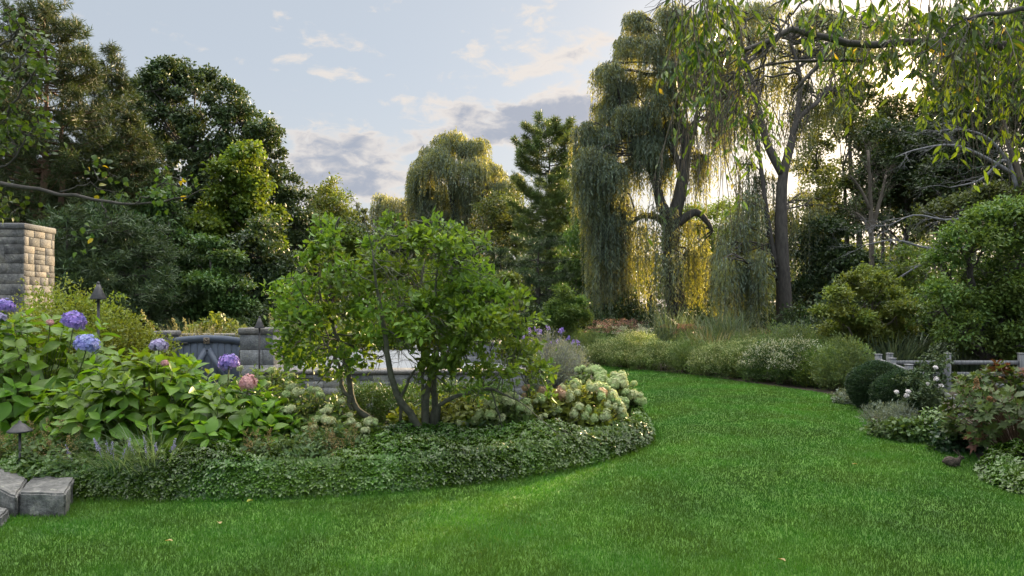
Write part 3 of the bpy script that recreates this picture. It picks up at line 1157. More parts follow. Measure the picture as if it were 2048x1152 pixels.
p = at(40, 842, 5.95)
root = empty('path_light', (p[0], p[1], 0), 'small mushroom shaped metal path light in the groundcover at the left edge', 'path light')
g = Geo()
g.tube([(0, 0, -.05), (0, 0, .53)], .011, 10)
g.build('stake', M['iron'], root, smooth=True)
g = Geo()
z = p[2]
g.lathe([(0, z - .088), (.094, z - .094), (.098, z - .088), (.094, z - .08), (.07, z - .062), (.04, z - .03), (.014, z - .014), (.012, z), (0, z + .004)], (0, 0, 0), 28)
g.build('lamp_shade', M['iron'], root, smooth=True)


# ------------------------------------------------------------------ fence
def fence_run(label, pts, hz, rails, extra=0):
    root = empty('wooden_fence', pts[0], label, 'fence', 'weathered post and rail fence')
    o = np.array([pts[0][0], pts[0][1], 0])
    top = hz if isinstance(hz, (list, tuple)) else [hz] * len(pts)
    for p, hz in zip(pts, top):
        g = Geo()
        x, y = p[0] - o[0], p[1] - o[1]
        g.box((x - .046, y - .046, -.05), (x + .046, y + .046, hz), .008, random.random(), .2)
        g.box((x - .054, y - .054, hz + .001), (x + .054, y + .054, hz + .024), .01, .7, .2)
        g.build('post', M['fence'], root)
    for a, b, ta, tb in zip(pts[:-1], pts[1:], top[:-1], top[1:]):
        for zr in rails:
            g = Geo()
            A0 = np.array([a[0] - o[0], a[1] - o[1], zr + ta - top[0]])
            B0 = np.array([b[0] - o[0], b[1] - o[1], zr + tb - top[0]])
            t = unit(B0 - A0)
            nn = np.array([-t[1], t[0], 0]) * .019
            up = np.array([0, 0, .038])
            s0, s1 = A0 + t * .046, B0 - t * .046
            V = [s0 - nn - up, s1 - nn - up, s1 - nn + up, s0 - nn + up, s0 + nn - up, s1 + nn - up, s1 + nn + up, s0 + nn + up]
            g.add(V, np.array([[0, 1, 2, 3], [5, 4, 7, 6], [3, 2, 6, 7], [1, 0, 4, 5], [0, 3, 7, 4], [1, 5, 6, 2]]), random.random())
            g.build('rail', M['fence'], root)


random.seed(5)
corner = np.array([6.94, 12.93, 0])
fence_run('grey weathered rail fence running from the corner post towards the viewer behind the round boxwoods',
          [corner] + [np.array([corner[0] - .29 * (corner[1] - y), y, 0]) for y in (11.95, 10.95, 9.85, 8.7)], (.745, .74, .71, .62, .50), (.64, .40))
fence_run('grey weathered rail fence running across to the right behind the white roses',
          [np.array([corner[0] + .25, 13.0, 0])] + [at(px, 620, 13.0) * np.array([1, 1, 0]) for px in (1895, 2042, 2200)], .76, (.60, .38, .16))

# ------------------------------------------------------------------ flowers
def head_geo(rng, rad, n, petal, squash=.85, kind='mop', low=-.55):
    """a ball of four petalled florets"""
    g = Geo()
    i = np.arange(n) + .5
    cz = low + (1 - low) * i / n
    th = i * 2.39996 + rng.normal(size=n) * .15
    sr = np.sqrt(np.maximum(0, 1 - cz ** 2))
    Nn = np.stack([sr * np.cos(th), sr * np.sin(th), cz], -1)
    if kind == 'cone':
        P = Nn * rad * np.stack([1 - .45 * np.maximum(cz, 0)] * 2 + [1.35 * np.ones(n)], -1)
    else:
        P = Nn * rad * np.array([1, 1, squash])
    P += rng.normal(size=P.shape) * rad * .085 + Nn * (rad * .11 * np.sin(th * 3 + cz * 9))[:, None]
    U = unit(np.cross(Nn, rdirs(rng, n)))
    W = np.cross(Nn, U)
    idx = np.repeat(np.arange(n), 4)
    a = np.tile(np.arange(4) * math.pi / 2, n)
    D = U[idx] * np.cos(a)[:, None] + W[idx] * np.sin(a)[:, None] + Nn[idx] * .22
    var = np.clip(.55 * rng.random(n)[idx] + .25 * (.5 - .5 * Nn[idx][:, 2]) + .2 * rng.random(n * 4), 0, 1)
    scat(g, T_kite(-.1, .55), P[idx], D, Nn[idx], petal * rng.uniform(.8, 1.2, n)[idx], petal * .85, var)
    # pale stems inside the ball
    g.lathe([(rad * .12, -rad * .6), (rad * .75, -rad * .2 * squash), (rad * .82, rad * .15), (rad * .5, rad * .62 * squash), (.001, rad * .8 * squash)], (0, 0, 0), 10, .1)
    return g


PROTO = {}


def head(parent, loc, mat, rad, seed=0, kind='mop', n=110, petal=None, name='flower_head', label=None, tilt=0.25):
    key = (mat, kind, seed % 3, n)
    rng = R(abs(hash((round(float(loc[0]), 3), round(float(loc[1]), 3)))) % 99999)
    if key not in PROTO:
        o = head_geo(R(500 + len(PROTO)), 1.0, n, petal or .27, kind=kind).build(name, M[mat], parent)
        PROTO[key] = o.data
    else:
        o = bpy.data.objects.new(name, PROTO[key])
        COL.objects.link(o)
        o.parent = parent
    o.location = tuple(float(x) for x in loc)
    o.scale = (rad * rng.uniform(.92, 1.1), rad * rng.uniform(.92, 1.1), rad * rng.uniform(.9, 1.1))
    o.rotation_euler = (rng.normal() * tilt, rng.normal() * tilt, rng.random() * 6)
    if label:
        o['label'] = label
    return o


# ------------------------------------------------------------------ leafy shrubs
def rosettes(g, gs, rng, tips, axes, L, T, tiers=3, base=None, wide=.58, low=.55, stem=.005):
    """decussate leaf pairs at shoot tips; stems go to gs"""
    m = len(tips)
    U = unit(np.cross(axes, rdirs(rng, m)))
    W = np.cross(axes, U)
    cv = rng.random(m)
    for t in range(tiers):
        f = t / max(1, tiers - 1)
        for s in (0, 1):
            a = t * math.pi / 2 + s * math.pi + rng.normal(size=m) * .2
            rad = U * np.cos(a)[:, None] + W * np.sin(a)[:, None]
            D = rad + axes * (.22 + .85 * f ** 1.3 + rng.normal(size=m) * .25)[:, None]
            D[:, 2] -= .18 * (1 - f)
            N = axes + rad * (-.5 * f) + rng.normal(size=(m, 3)) * .15
            sz = L * (1.0 - .48 * f) * rng.uniform(.75, 1.2, m)
            P = tips - axes * (L * low * (1 - f)) + rad * L * .08
            var = np.clip(.35 * cv + .3 * f + .35 * rng.random(m), 0, .94 if rng.random() < .7 else 1)
            scat(g, T, P, D, N, sz, sz * wide * rng.uniform(.85, 1.15, m), var)
    if gs is not None:
        for i in range(0, m):
            b = base if base is not None else np.array([0, 0, 0])
            q = np.array([b[0] + (tips[i, 0] - b[0]) * .35, b[1] + (tips[i, 1] - b[1]) * .35, max(0, tips[i, 2] * .45)])
            gs.tube(spline([b + np.array([tips[i, 0] * .12, tips[i, 1] * .12, -.02]), q, tips[i]], 6), np.linspace(stem * 1.4, stem * .7, 6), 4)


def dome_tips(rng, n, r, h, ry=None, layers=(.62, 1.0), zmin=-.3, zc=.38):
    """shoot tips on and inside a dome of radius r, height h, base at 0"""
    ry = ry or r
    d = rdirs(rng, n * 3)
    d = d[d[:, 2] > zmin][:n]
    s = rng.uniform(layers[0] ** 2, layers[1] ** 2, len(d)) ** .5
    s[rng.random(len(d)) < .55] = layers[1] * rng.uniform(.93, 1.05)
    c = np.array([0, 0, h * zc])
    P = c + d * np.array([r, ry, h * (1 - zc)]) * s[:, None]
    P += rng.normal(size=P.shape) * .05 * r
    P[:, 2] = np.maximum(P[:, 2], .06)
    A = unit(d * .75 + np.array([0, 0, .75]) + rng.normal(size=d.shape) * .28)
    return P, A


def shrub(name, label, cat, loc, r, h, n, mat, L, T=BROAD, seed=1, group=None, heads=(), tiers=3, wide=.58, ry=None, low=.55, stem='stem', zc=.38, zmin=-.3, layers=(.62, 1.0), stem_r=.005):
    rng = R(seed)
    root = empty(name, loc, label, cat, group)
    P, A = dome_tips(rng, n, r, h, ry, layers, zmin, zc)
    g, gs = Geo(), Geo()
    rosettes(g, gs, rng, P, A, L, T, tiers, wide=wide, low=low, stem=stem_r)
    for hd in heads:
        q = np.asarray(hd[0], float) - np.array([root.location.x, root.location.y, root.location.z])
        gs.tube(spline([np.array([q[0] * .3, q[1] * .3 + .05, q[2] * .4]), q * np.array([.8, .8, .7]), q - np.array([0, 0, hd[2] * .3])], 6), .006, 5)
    g.build('foliage', M[mat], root)
    gs.build('stems', M[stem], root, smooth=True)
    for k, hd in enumerate(heads):
        q = np.asarray(hd[0], float) - np.array([root.location.x, root.location.y, root.location.z])
        head(root, q, hd[1], hd[2], k + seed, *(hd[3:]))
    return root


def H(px, py, d, wpx, mat, kind='mop', n=110, petal=.27):
    return (at(px, py, d), mat, wpx * d / F / 2, kind, n, petal)


GH = 'big leaved hydrangeas in the left bed'
p = gd(20, 620 + 2184 / 7.0)
shrub('hydrangea_bush', 'big leaved hydrangea at the left edge bearing the two largest blue violet mopheads', 'hydrangea', (at(70, 0, 7.75)[0], 7.75, 0), 1.0, 1.55, 150, 'hydrangea', .24, BROAD, 41, GH,
      [H(148, 643, 7.3, 41, 'mophead', n=170, petal=.24), H(174, 689, 7.05, 42, 'mophead_blue', n=170, petal=.24), H(100, 646, 7.6, 14, 'pinkhead')])
shrub('hydrangea_bush', 'big leaved hydrangea cut by the left photo edge, with two violet heads at its top', 'hydrangea', (at(-110, 0, 7.6)[0], 7.6, 0), .95, 1.6, 150, 'hydrangea', .24, BROAD, 42, GH,
      [H(10, 612, 7.3, 30, 'mophead', n=140), H(-3, 636, 7.2, 26, 'lilac')])
shrub('hydrangea_bush', 'lower big leaved hydrangea in front of the blue gate with one small blue violet head', 'hydrangea', (at(300, 0, 7.0)[0], 7.0, 0), .85, 1.12, 125, 'hydrangea', .235, BROAD, 43, GH,
      [H(318, 692, 6.9, 30, 'lilac', n=140), H(330, 727, 6.8, 15, 'pinkhead')])
shrub('hydrangea_bush', 'big leaved hydrangea nearest the pale hydrangeas, with a violet and a faded pink head', 'hydrangea', (at(440, 0, 6.9)[0], 6.9, 0), .72, .88, 120, 'hydrangea', .225, BROAD, 44, GH,
      [H(458, 726, 7.0, 33, 'mophead', n=140), H(497, 766, 6.75, 34, 'pinkhead', n=140)])
shrub('hydrangea_bush', 'lowest big leaved hydrangea, right end of the row behind the lilac spikes', 'hydrangea', (at(530, 0, 6.75)[0], 6.75, 0), .45, .58, 60, 'hydrangea', .19, BROAD, 45, GH)
shrub('hydrangea_bush', 'big leaved hydrangea standing low behind the mushroom path light and dry plumes', 'hydrangea', (at(185, 0, 7.0)[0], 7.0, 0), .62, .92, 90, 'hydrangea', .2, BROAD, 46, GH)

# pale hydrangeas
GP = 'pale flowered hydrangeas round the tree'


def auto_heads(rng, c, r, h, n, mats, wpx, d, kinds=('mop',), ry=None):
    out = []
    for _ in range(n):
        a = rng.uniform(math.pi * 1.0, 2 * math.pi)
        el = rng.uniform(.15, 1.35)
        q = np.array([c[0] + math.cos(a) * math.cos(el) * r * 1.14, c[1] + math.sin(a) * math.cos(el) * (ry or r) * 1.14, h * (.36 + .76 * math.sin(el))])
        m = mats[rng.integers(len(mats))]
        out.append((q, m, .66 * wpx * rng.uniform(.7, 1.2) * d / F / 2, kinds[rng.integers(len(kinds))], 60, .36))
    return out


def pale(label, px, d, r, h, n, mat, seed, nh, mats, wpx=24, kinds=('mop',), extra=(), L=.115, ry=None, name='pale_hydrangea', wide=.6):
    c = at(px, 0, d)
    c[2] = 0
    rng = R(seed + 900)
    heads = auto_heads(rng, c, r, h, nh, mats, wpx, d, kinds, ry) + list(extra)
    return shrub(name, label, 'hydrangea', c, r, h, n, mat, L, OVATE, seed, GP, heads, 3, wide, ry, .8)


C2 = ('creamhead', 'creamhead', 'limehead')
C3 = ('creamhead', 'limehead', 'limehead')
pale('pale hydrangea with cream heads just below the right gate pillar', 535, 8.4, .55, .88, 170, 'pale_hydrangea', 51, 15, C2, 24)
pale('pale hydrangea with flat cream heads between the big leaved hydrangeas and the leaning stem', 612, 7.3, .50, .72, 200, 'pale_hydrangea', 52, 22, C2, 24)
pale('small pale hydrangea with cream heads at the foot of the leaning tree stem', 722, 7.1, .27, .43, 110, 'pale_hydrangea', 53, 11, C2, 24)
pale('low pale hydrangea with cream heads left of the dark clipped hedge', 662, 6.95, .30, .47, 110, 'pale_hydrangea', 54, 9, C2, 22)
pale('bright yellow green hydrangea seen under the right branch of the multi stemmed tree', 925, 8.45, .52, .56, 240, 'gold_hydrangea', 55, 5, C2, 18, L=.12)
pale('drooping pale hydrangea with lime cones right of the broad dark leaves', 1018, 8.0, .36, .54, 170, 'pale_hydrangea', 56, 20, C3, 24, ('cone', 'mop'))
pale('yellowing hydrangea with peach tinted and lime heads behind the groundcover', 1088, 8.25, .36, .62, 190, 'gold_hydrangea', 57, 11, ('peachhead', 'limehead', 'creamhead'), 20,
     extra=[H(1052, 776, 8.2, 15, 'peachhead', n=60, petal=.36), H(1085, 781, 8.2, 16, 'peachhead', n=60, petal=.36), H(1082, 797, 8.0, 20, 'limehead', n=60, petal=.36)])
pale('pale hydrangea crowded with cream heads at the front of the right group', 1165, 8.3, .43, .66, 270, 'gold_hydrangea', 58, 42, C2 + C3 + ('peachhead',), 25, ('mop', 'cone'))
pale('tall pale hydrangea with lime white heads spilling over the lawn, right end of the group', 1225, 9.5, .39, .66, 230, 'pale_hydrangea', 59, 34, ('limehead', 'creamhead', 'limehead'), 25)
pale('pale hydrangea standing farthest back in the right group, one big head at its top', 1182, 10.6, .48, .64, 210, 'pale_hydrangea', 60, 15, C3, 22,
     extra=[H(1190, 741, 10.5, 26, 'limehead', n=60, petal=.36)])

# broad leaved hostas
shrub('hosta', 'dark broad leaved clump on the groundcover right of the tree stems', 'hosta', at(965, 0, 8.0) * np.array([1, 1, 0]), .42, .30, 60, 'hosta', .2, BROAD, 61, 'broad leaved clumps under the tree', tiers=2, wide=.62)
shrub('hosta', 'yellowing broad leaved clump left of the tree stems by the dark hedge', 'hosta', at(815, 0, 8.05) * np.array([1, 1, 0]), .26, .44, 42, 'gold_hydrangea', .16, BROAD, 62, 'broad leaved clumps under the tree', tiers=2, wide=.66)

# fine leaved shrubs
def fine_shrub(name, label, cat, loc, lobes, n, mat, L, W, seed, group=None, T=OVATE, tw=9, sig=.06, shell=.55, upn=.5, out=.7, droop=-.2, gap=.1, stems=30, stem_mat='bark', stem_r=.007, extra=None):
    rng = R(seed)
    root = empty(name, loc, label, cat, group)
    g = Geo()
    leafcloud(g, rng, lobes, n, T, L, W, tw, sig, shell, droop, upn, out, gap)
    g.build('foliage', M[mat], root)
    if stems:
        gs = Geo()
        lob = np.array(lobes)
        for _ in range(stems):
            k = rng.integers(len(lob))
            q = lob[k, :3] + rdirs(rng, 1)[0] * lob[k, 3:6] * rng.uniform(.3, .9)
            q[2] = max(q[2], .1)
            gs.tube(limb(rng, np.array([q[0] * .3 + rng.normal() * .04, q[1] * .3 + rng.normal() * .04, -.02]), q, 6, .09, .05), np.linspace(stem_r * 1.5, stem_r * .5, 6), 5)
        gs.build('stems', M[stem_mat], root, smooth=True)
    return root


fine_shrub('azalea_bush', 'broad yellow green small leaved shrub behind the tall torch, below the stone chimney', 'shrub', (at(130, 0, 9.9)[0], 9.9, 0),
           [(-.6, 0, .75, .75, .7, .85), (-.15, .1, .9, .7, .75, 1.05), (.4, 0, .85, .75, .7, .95), (.05, -.35, .55, .8, .6, .7)], 36000, 'azalea', .05, .024, 71, 'small leaved shrubs by the gate', tw=8, sig=.05, stems=50)
fine_shrub('azalea_bush', 'rounded yellow green small leaved shrub against the left gate pillar', 'shrub', (at(268, 0, 10.1)[0], 10.1, 0),
           [(-.2, 0, .65, .6, .6, .85), (.25, .1, .5, .5, .5, .7), (.1, -.3, .4, .55, .4, .5)], 22000, 'azalea', .048, .023, 72, 'small leaved shrubs by the gate', tw=8, sig=.05, stems=40)
for k, (px, d, w, hh, lb) in enumerate([(762, 9.1, .54, .60, 'dark clipped hedge block behind the leaning tree stem'), (945, 9.6, .5, .57, 'clipped hedge block behind the right side tree stems')]):
    fine_shrub('clipped_hedge', lb, 'hedge', (at(px, 0, d)[0], d, 0), [(x * w, 0, hh * .5, w * .42, .33, hh * .52) for x in (-.75, -.25, .25, .75)], 14000, 'yew', .045, .014, 73 + k, 'clipped hedge behind the tree', T=KITE, tw=8, sig=.035, shell=.6, out=.5, droop=-.7, stems=26)

# the two clipped boxwood balls
def boxball(label, px, d, r, hh, seed):
    rng = R(seed)
    loc = at(px, 0, d)
    loc[2] = 0
    root = empty('boxwood_ball', loc, label, 'boxwood', 'round clipped boxwoods')
    g = Geo()
    n = 15000
    dd = rdirs(rng, n)
    wob = 1 + .03 * np.sin(dd[:, 0] * 5 + seed) * np.sin(dd[:, 2] * 4) + .018 * np.sin(dd[:, 1] * 17 + dd[:, 0] * 13) + .015 * np.sin(dd[:, 2] * 21)
    c = np.array([0, 0, hh * .47])
    P = c + dd * np.array([r, r, hh * .53]) * (wob * (1 - .09 * rng.random(n) ** 2))[:, None]
    P[:, 2] = np.maximum(P[:, 2], .02)
    idx = np.repeat(np.arange(n), 3)
    D = dd[idx] + rng.normal(size=(n * 3, 3)) * .6 + np.array([0, 0, .25])
    scat(g, KITE, P[idx] + rng.normal(size=(n * 3, 3)) * .008, D, rng.normal(size=(n * 3, 3)), .028 * rng.uniform(.7, 1.3, n * 3), .014, np.clip(.5 * rng.random(n)[idx] + .5 * rng.random(n * 3), 0, 1))
    g.build('foliage', M['boxwood'], root)
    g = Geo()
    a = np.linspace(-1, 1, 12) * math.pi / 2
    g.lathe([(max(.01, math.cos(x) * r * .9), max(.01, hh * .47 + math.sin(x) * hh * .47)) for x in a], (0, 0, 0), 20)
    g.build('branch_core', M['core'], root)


boxball('round clipped boxwood ball, the one farther from the viewer beside the rail fence', 1757, 11.0, .46, .75, 81)
boxball('round clipped boxwood ball, the nearer of the pair with rose canes trailing over it', 1809, 10.05, .44, .69, 82)


# ------------------------------------------------------------------ blades, spikes, plumes
def blades(g, rng, n, h, spread, w, bend=.5, base_r=.06, seg=5, var=None):
    az = rng.random(n) * 2 * math.pi
    L = h * rng.uniform(.6, 1.15, n)
    b = np.stack([np.cos(az), np.sin(az), np.zeros(n)], -1)
    side = np.stack([-np.sin(az), np.cos(az), np.zeros(n)], -1)
    p0 = b * (base_r * np.sqrt(rng.random(n)))[:, None] + rng.normal(size=(n, 3)) * np.array([base_r, base_r, 0]) * .5
    out = np.abs(rng.normal(size=n)) * spread + .08
    bn = bend * rng.uniform(.3, 1.4, n)
    t = np.linspace(0, 1, seg)
    R_ = L[:, None] * (out[:, None] * t + bn[:, None] * .55 * t ** 2.2)
    Z_ = L[:, None] * (t - bn[:, None] * .42 * t ** 2.6)
    C = p0[:, None] + b[:, None] * R_[..., None]
    C[:, :, 2] += Z_
    wd = w * np.array([.8, 1, .85, .55, .08][:seg] if seg == 5 else np.linspace(1, .1, seg))
    V = np.stack([C - side[:, None] * wd[None, :, None] * .5, C + side[:, None] * wd[None, :, None] * .5], 2).reshape(n, -1, 3)
    k = np.arange(seg - 1) * 2
    f = np.stack([k, k + 1, k + 3, k + 2], -1)
    fs = (f[None] + (np.arange(n) * seg * 2)[:, None, None]).reshape(-1, 4)
    v = np.clip(rng.random(n) if var is None else var + rng.normal(size=n) * .2, 0, 1)
    g.add(V.reshape(-1, 3), fs, np.repeat(v, seg * 2))
    return C[:, -1]


def spike(g, rng, p, d, L, r, n, size):
    t = rng.random(n)
    d = unit(np.asarray(d, float))
    P = np.asarray(p) + d * (t * L)[:, None]
    rd = rdirs(rng, n)
    P = P + rd * (r * (1.05 - .75 * t))[:, None]
    scat(g, T_kite(.3, .5), P, rd + d * .5, rdirs(rng, n), size * (1.1 - .5 * t), size * .8, rng.random(n))


def liriope(label, px, py, s, nsp, seed):
    rng = R(seed)
    q_ = at(px, 0, 6.08)
    q_[2] = .06
    root = empty('liriope_clump', q_, label, 'grassy plant', 'lilac spiked grassy clumps by the edging')
    g = Geo()
    blades(g, rng, int(300 * s), .54 * s, .42, .009, .75, .09 * s)
    g.build('leaf_blades', M['liriope'], root)
    for k in range(nsp):
        a = rng.uniform(0, 6.28)
        top = np.array([math.cos(a) * .17 * s, math.sin(a) * .14 * s - .05, rng.uniform(.3, .43)])
        g = Geo()
        b = top * np.array([.3, .3, .1])
        g.tube([b, (b + top) / 2, top], .0025, 4, .2)
        d = unit(top - b)
        spike(g, rng, top - d * .10, d, .12, .010, 44, .013)
        g.build('flower_spike', M['lilac'], root)


liriope('grassy clump with pale lilac spikes behind the edging, largest of the grassy clumps', 310, 926, 1.1, 7, 91)
liriope('small grassy clump with lilac spikes, left of the larger grassy clump', 235, 930, .9, 6, 92)
liriope('sparse grassy clump with two lilac spikes at the left, above the stone block', 165, 932, .6, 2, 93)


def astilbe(label, px, d, s, npl, seed, h=.5):
    rng = R(seed)
    c = at(px, 0, d)
    c[2] = 0
    root = empty('astilbe_clump', c, label, 'astilbe', 'dry plumed ferny clumps')
    g = Geo()
    lob = [(rng.normal() * .2 * s, rng.normal() * .14 * s, .2 * s + .06, .26 * s, .24 * s, .17 * s) for _ in range(5)]
    leafcloud(g, rng, lob, int(2600 * s), OVATE, .055, .026, 9, .035, .5, .2, .8, .7)
    g.build('foliage', M['fern'], root)
    for k in range(npl):
        x, y = rng.normal() * .2 * s, rng.normal() * .12 * s - .06
        hh = h * rng.uniform(.8, 1.15)
        gp = Geo()
        top = np.array([x * 1.3, y * 1.2, hh])
        gp.tube(limb(rng, np.array([x * .6, y * .6, 0]), top, 5, .04), np.linspace(.003, .0015, 5), 4, .2)
        for q in range(9):
            t = q / 9
            b = np.array([x * 1.15, y * 1.1, hh * (.55 + .42 * t)])
            dd = unit(np.append(rng.normal(size=2), .8))
            L = .11 * (1 - t) + .03
            spike(gp, rng, b, dd, L, .008, 16, .012)
        gp.build('dry_plume', M['plume'], root)


astilbe('ferny clump with tall dry tan plumes between the path light and the large hydrangeas', 112, 6.15, 1.0, 7, 95, .60)
astilbe('ferny clump with a few dry plumes at the far left behind the path light', 8, 6.15, .9, 4, 96, .56)
astilbe('ferny clump with dry plumes at the right end of the big leaved hydrangeas', 572, 6.4, .9, 5, 97, .52)
astilbe('ferny clump topped by a dense tan plume in front of the pale hydrangeas', 655, 6.55, .9, 8, 98, .5)
astilbe('pale ferny clump without plumes at the edge of the groundcover', 520, 6.45, .9, 0, 99)
astilbe('low ferny clump in front of the small cream headed hydrangea', 700, 6.72, .7, 0, 100)
astilbe('low ferny clump left of centre between groundcover and cream hydrangeas', 605, 6.5, .9, 0, 101)

# grey green airy shrubs with violet flowers
def airy(label, px, d, r, h, seed, nfl):
    rng = R(seed)
    c = at(px, 0, d)
    c[2] = 0
    root = empty('blue_mist_shrub', c, label, 'shrub', 'airy grey green shrubs with violet flowers')
    P, A = dome_tips(rng, 420, r, h, None, (.45, 1.0), .05, .25)
    gs, g = Geo(), Geo()
    for i in range(len(P)):
        b = P[i] * np.array([.25, .25, 0])
        path = spline([b, P[i] * np.array([.6, .6, .55]), P[i]], 6)
        gs.tube(path, np.linspace(.005, .002, 6), 3)
        k = 26
        t = rng.uniform(.25, 1, k)
        q = path[0] + (path[-1] - path[0]) * t[:, None] + rng.normal(size=(k, 3)) * .035
        scat(g, KITE, q, rdirs(rng, k) + A[i], rdirs(rng, k), .045 * rng.uniform(.6, 1.3, k), .016, rng.random(k))
    g.build('foliage', M['silver'], root)
    gs.build('stems', M['dead'], root)
    top = P[np.argsort(-P[:, 2] + .4 * P[:, 1])][:60]
    for k in range(nfl):
        gf = Geo()
        q = top[rng.integers(len(top))]
        spike(gf, rng, q, A[k] + np.array([0, 0, .5]), .1, .025, 40, .028)
        gf.build('flower_spike', M['mophead'], root)


airy('airy grey green shrub with violet flowers right of the multi stemmed tree', 1085, 13.6, .85, 1.25, 111, 8)
airy('smaller airy grey green shrub with violet flowers spilling towards the lawn', 1128, 14.6, .6, 1.0, 112, 4)
airy('airy grey green shrub partly hidden behind the right branch of the multi stemmed tree', 1040, 12.6, .55, .95, 113, 3)

# plants beyond the gate
def grass_clump(name, label, loc, n, h, w, mat, seed, spread=.35, bend=.6, base=.12, group=None, cat='grass', plume=0):
    rng = R(seed)
    root = empty(name, loc, label, cat, group)
    g = Geo()
    tips = blades(g, rng, n, h, spread, w, bend, base)
    g.build('leaf_blades', M[mat], root)
    if plume:
        g = Geo()
        for k in range(plume):
            q = tips[rng.integers(len(tips))] * np.array([.8, .8, 1])
            b = q * np.array([.2, .2, 0])
            g.tube([b, b * .5 + q * .5, q], .004, 3)
            spike(g, rng, q - np.array([0, 0, .1]), q - b, .3, .03, 40, .05)
        g.build('seed_plumes', M['tangrass'], root)
    return root


GG = 'grasses behind the gate'
for k, (px, d, h, lb) in enumerate([(370, 13.8, 1.35, 'pale ornamental grass behind the left half of the blue gate'), (545, 13.2, 1.3, 'ornamental grass right of the right gate pillar'),
                                    (398, 14.2, 1.4, 'tan ornamental grass above the middle of the blue gate'), (580, 14.6, 1.45, 'ornamental grass at the left edge of the multi stemmed tree')]):
    grass_clump('ornamental_grass', lb, (at(px, 0, d)[0], d, 0), 420, h, .016, 'tangrass' if k in (0, 2) else 'meadow', 120 + k, .3, .55, .16, GG, plume=12)
fine_shrub('rounded_shrub', 'yellow green leafy shrub seen above the blue gate', 'shrub', (at(436, 0, 16.0)[0], 16.0, 0), [(0, 0, .7, .75, .6, .72), (-.45, 0, .6, .45, .4, .6)], 3600, 'katsura', .10, .07, 126)
for k, (px, d, sx, hh, mt, lb) in enumerate([(660, 16.5, .7, 1.2, 'katsura', 'yellow green shrub on the terrace behind the left tree stems'), (780, 17.5, .8, 1.25, 'maple', 'bright green shrub on the terrace behind the middle tree stems'),
                                             (890, 18.0, .8, 1.3, 'katsura', 'sunny yellow green shrub on the terrace behind the right tree stems'), (590, 18.5, .6, 1.1, 'meadow', 'grey green low shrub on the terrace right of the gate')]):
    fine_shrub('terrace_shrub', lb, 'shrub', (at(px, 0, d)[0], d, .6), [(-.4 * sx, 0, .3 * hh, .6 * sx, .5, .32 * hh), (.4 * sx, 0, .33 * hh, .6 * sx, .5, .36 * hh)], 2600, mt, .09, .06, 127 + k, 'shrubs on the terrace')


# ------------------------------------------------------------------ right hand bed
def rose_bush():
    rng = R(140)
    c = at(1880, 0, 9.35)
    c[2] = 0
    root = empty('rose_bush', c, 'arching rose bush with small white flowers leaning over the fence and boxwood', 'rose')
    gs, g = Geo(), Geo()
    ends = [(-.5, -.1, .42), (-.32, -.15, .55), (-.15, .1, .68), (0, .1, .8), (.12, .15, .88), (-.1, .3, .8), (-.35, .2, .66), (.1, .4, .98), (-.2, -.2, .42)]
    fl = []
    for e in ends:
        e = np.array(e) * np.array([1.15, 1, 1])
        path = spline([np.array([rng.normal() * .06, rng.normal() * .06, 0]), np.array([e[0] * .4, e[1] * .4, e[2] * .9]), e], 12)
        gs.tube(path, np.linspace(.008, .003, 12), 5)
        for q in path[3:]:
            for _ in range(4):
                d = rdirs(rng, 1)[0] + np.array([0, 0, .2])
                b = q + unit(d) * rng.uniform(.06, .16)
                gs.tube([q, (q + b) / 2 + np.array([0, 0, .01]), b], .002, 3)
                k = 9
                scat(g, OVATE, q + (b - q) * rng.uniform(.3, 1.1, (k, 1)), rdirs(rng, k) + unit(d) * .6, rdirs(rng, k) + np.array([0, 0, 1]), .038 * rng.uniform(.7, 1.3, k), .022, rng.random(k))
        fl.append(path[-1])
    g.build('foliage', M['rose'], root)
    gs.build('stems', M['stem'], root)
    for (px, py) in [(1793, 784), (1813, 791), (1816, 783), (1872, 758), (1855, 768), (1882, 772), (1871, 735), (1770, 718), (1838, 750)][:7]:
        d = 9.15 if px < 1830 else 9.25
        q = at(px, py, d) - c
        head(root, q, 'whiterose', 3.6 * d / F, px, 'mop', 26, .75, 'flower')
        if px == 1770:
            pass


rose_bush()
fine_shrub('lavender_mound', 'grey green feathery mound at the front corner of the right bed', 'shrub', at(1772, 0, 9.15) * np.array([1, 1, 0]), [(-.1, 0, .16, .2, .2, .2), (.12, .05, .16, .2, .2, .18), (.3, .15, .15, .2, .2, .2)], 3400, 'silver', .05, .011, 141, None, SLIM, 8, .03, .4, droop=-.9, stems=24, stem_mat='stem', stem_r=.003)
fine_shrub('low_border_plant', 'low scalloped green clump in front of the feathery grey mound', 'plant', at(1790, 0, 8.62) * np.array([1, 1, 0]), [(-.12, 0, .08, .2, .16, .12), (.14, 0, .09, .2, .16, .12)], 1700, 'fern', .05, .042, 142, 'low clumps edging the right bed', OVATE, 7, .03, .4, upn=1.2, stems=0)
fine_shrub('low_border_plant', 'low rounded green clump in the middle of the right bed edge', 'plant', at(1832, 0, 8.35) * np.array([1, 1, 0]), [(-.1, 0, .10, .2, .16, .14), (.12, 0, .1, .2, .16, .13)], 1700, 'beech', .055, .048, 143, 'low clumps edging the right bed', OVATE, 7, .03, .4, upn=1.2, stems=0)
fine_shrub('low_border_plant', 'small pale clump at the lawn edge left of the farther boxwood ball', 'plant', at(1692, 0, 11.7) * np.array([1, 1, 0]), [(0, 0, .1, .2, .2, .13), (.14, -.1, .09, .16, .16, .11)], 1500, 'silver', .05, .03, 144, 'low clumps edging the right bed', OVATE, 7, .03, .4, upn=1.0, stems=0)
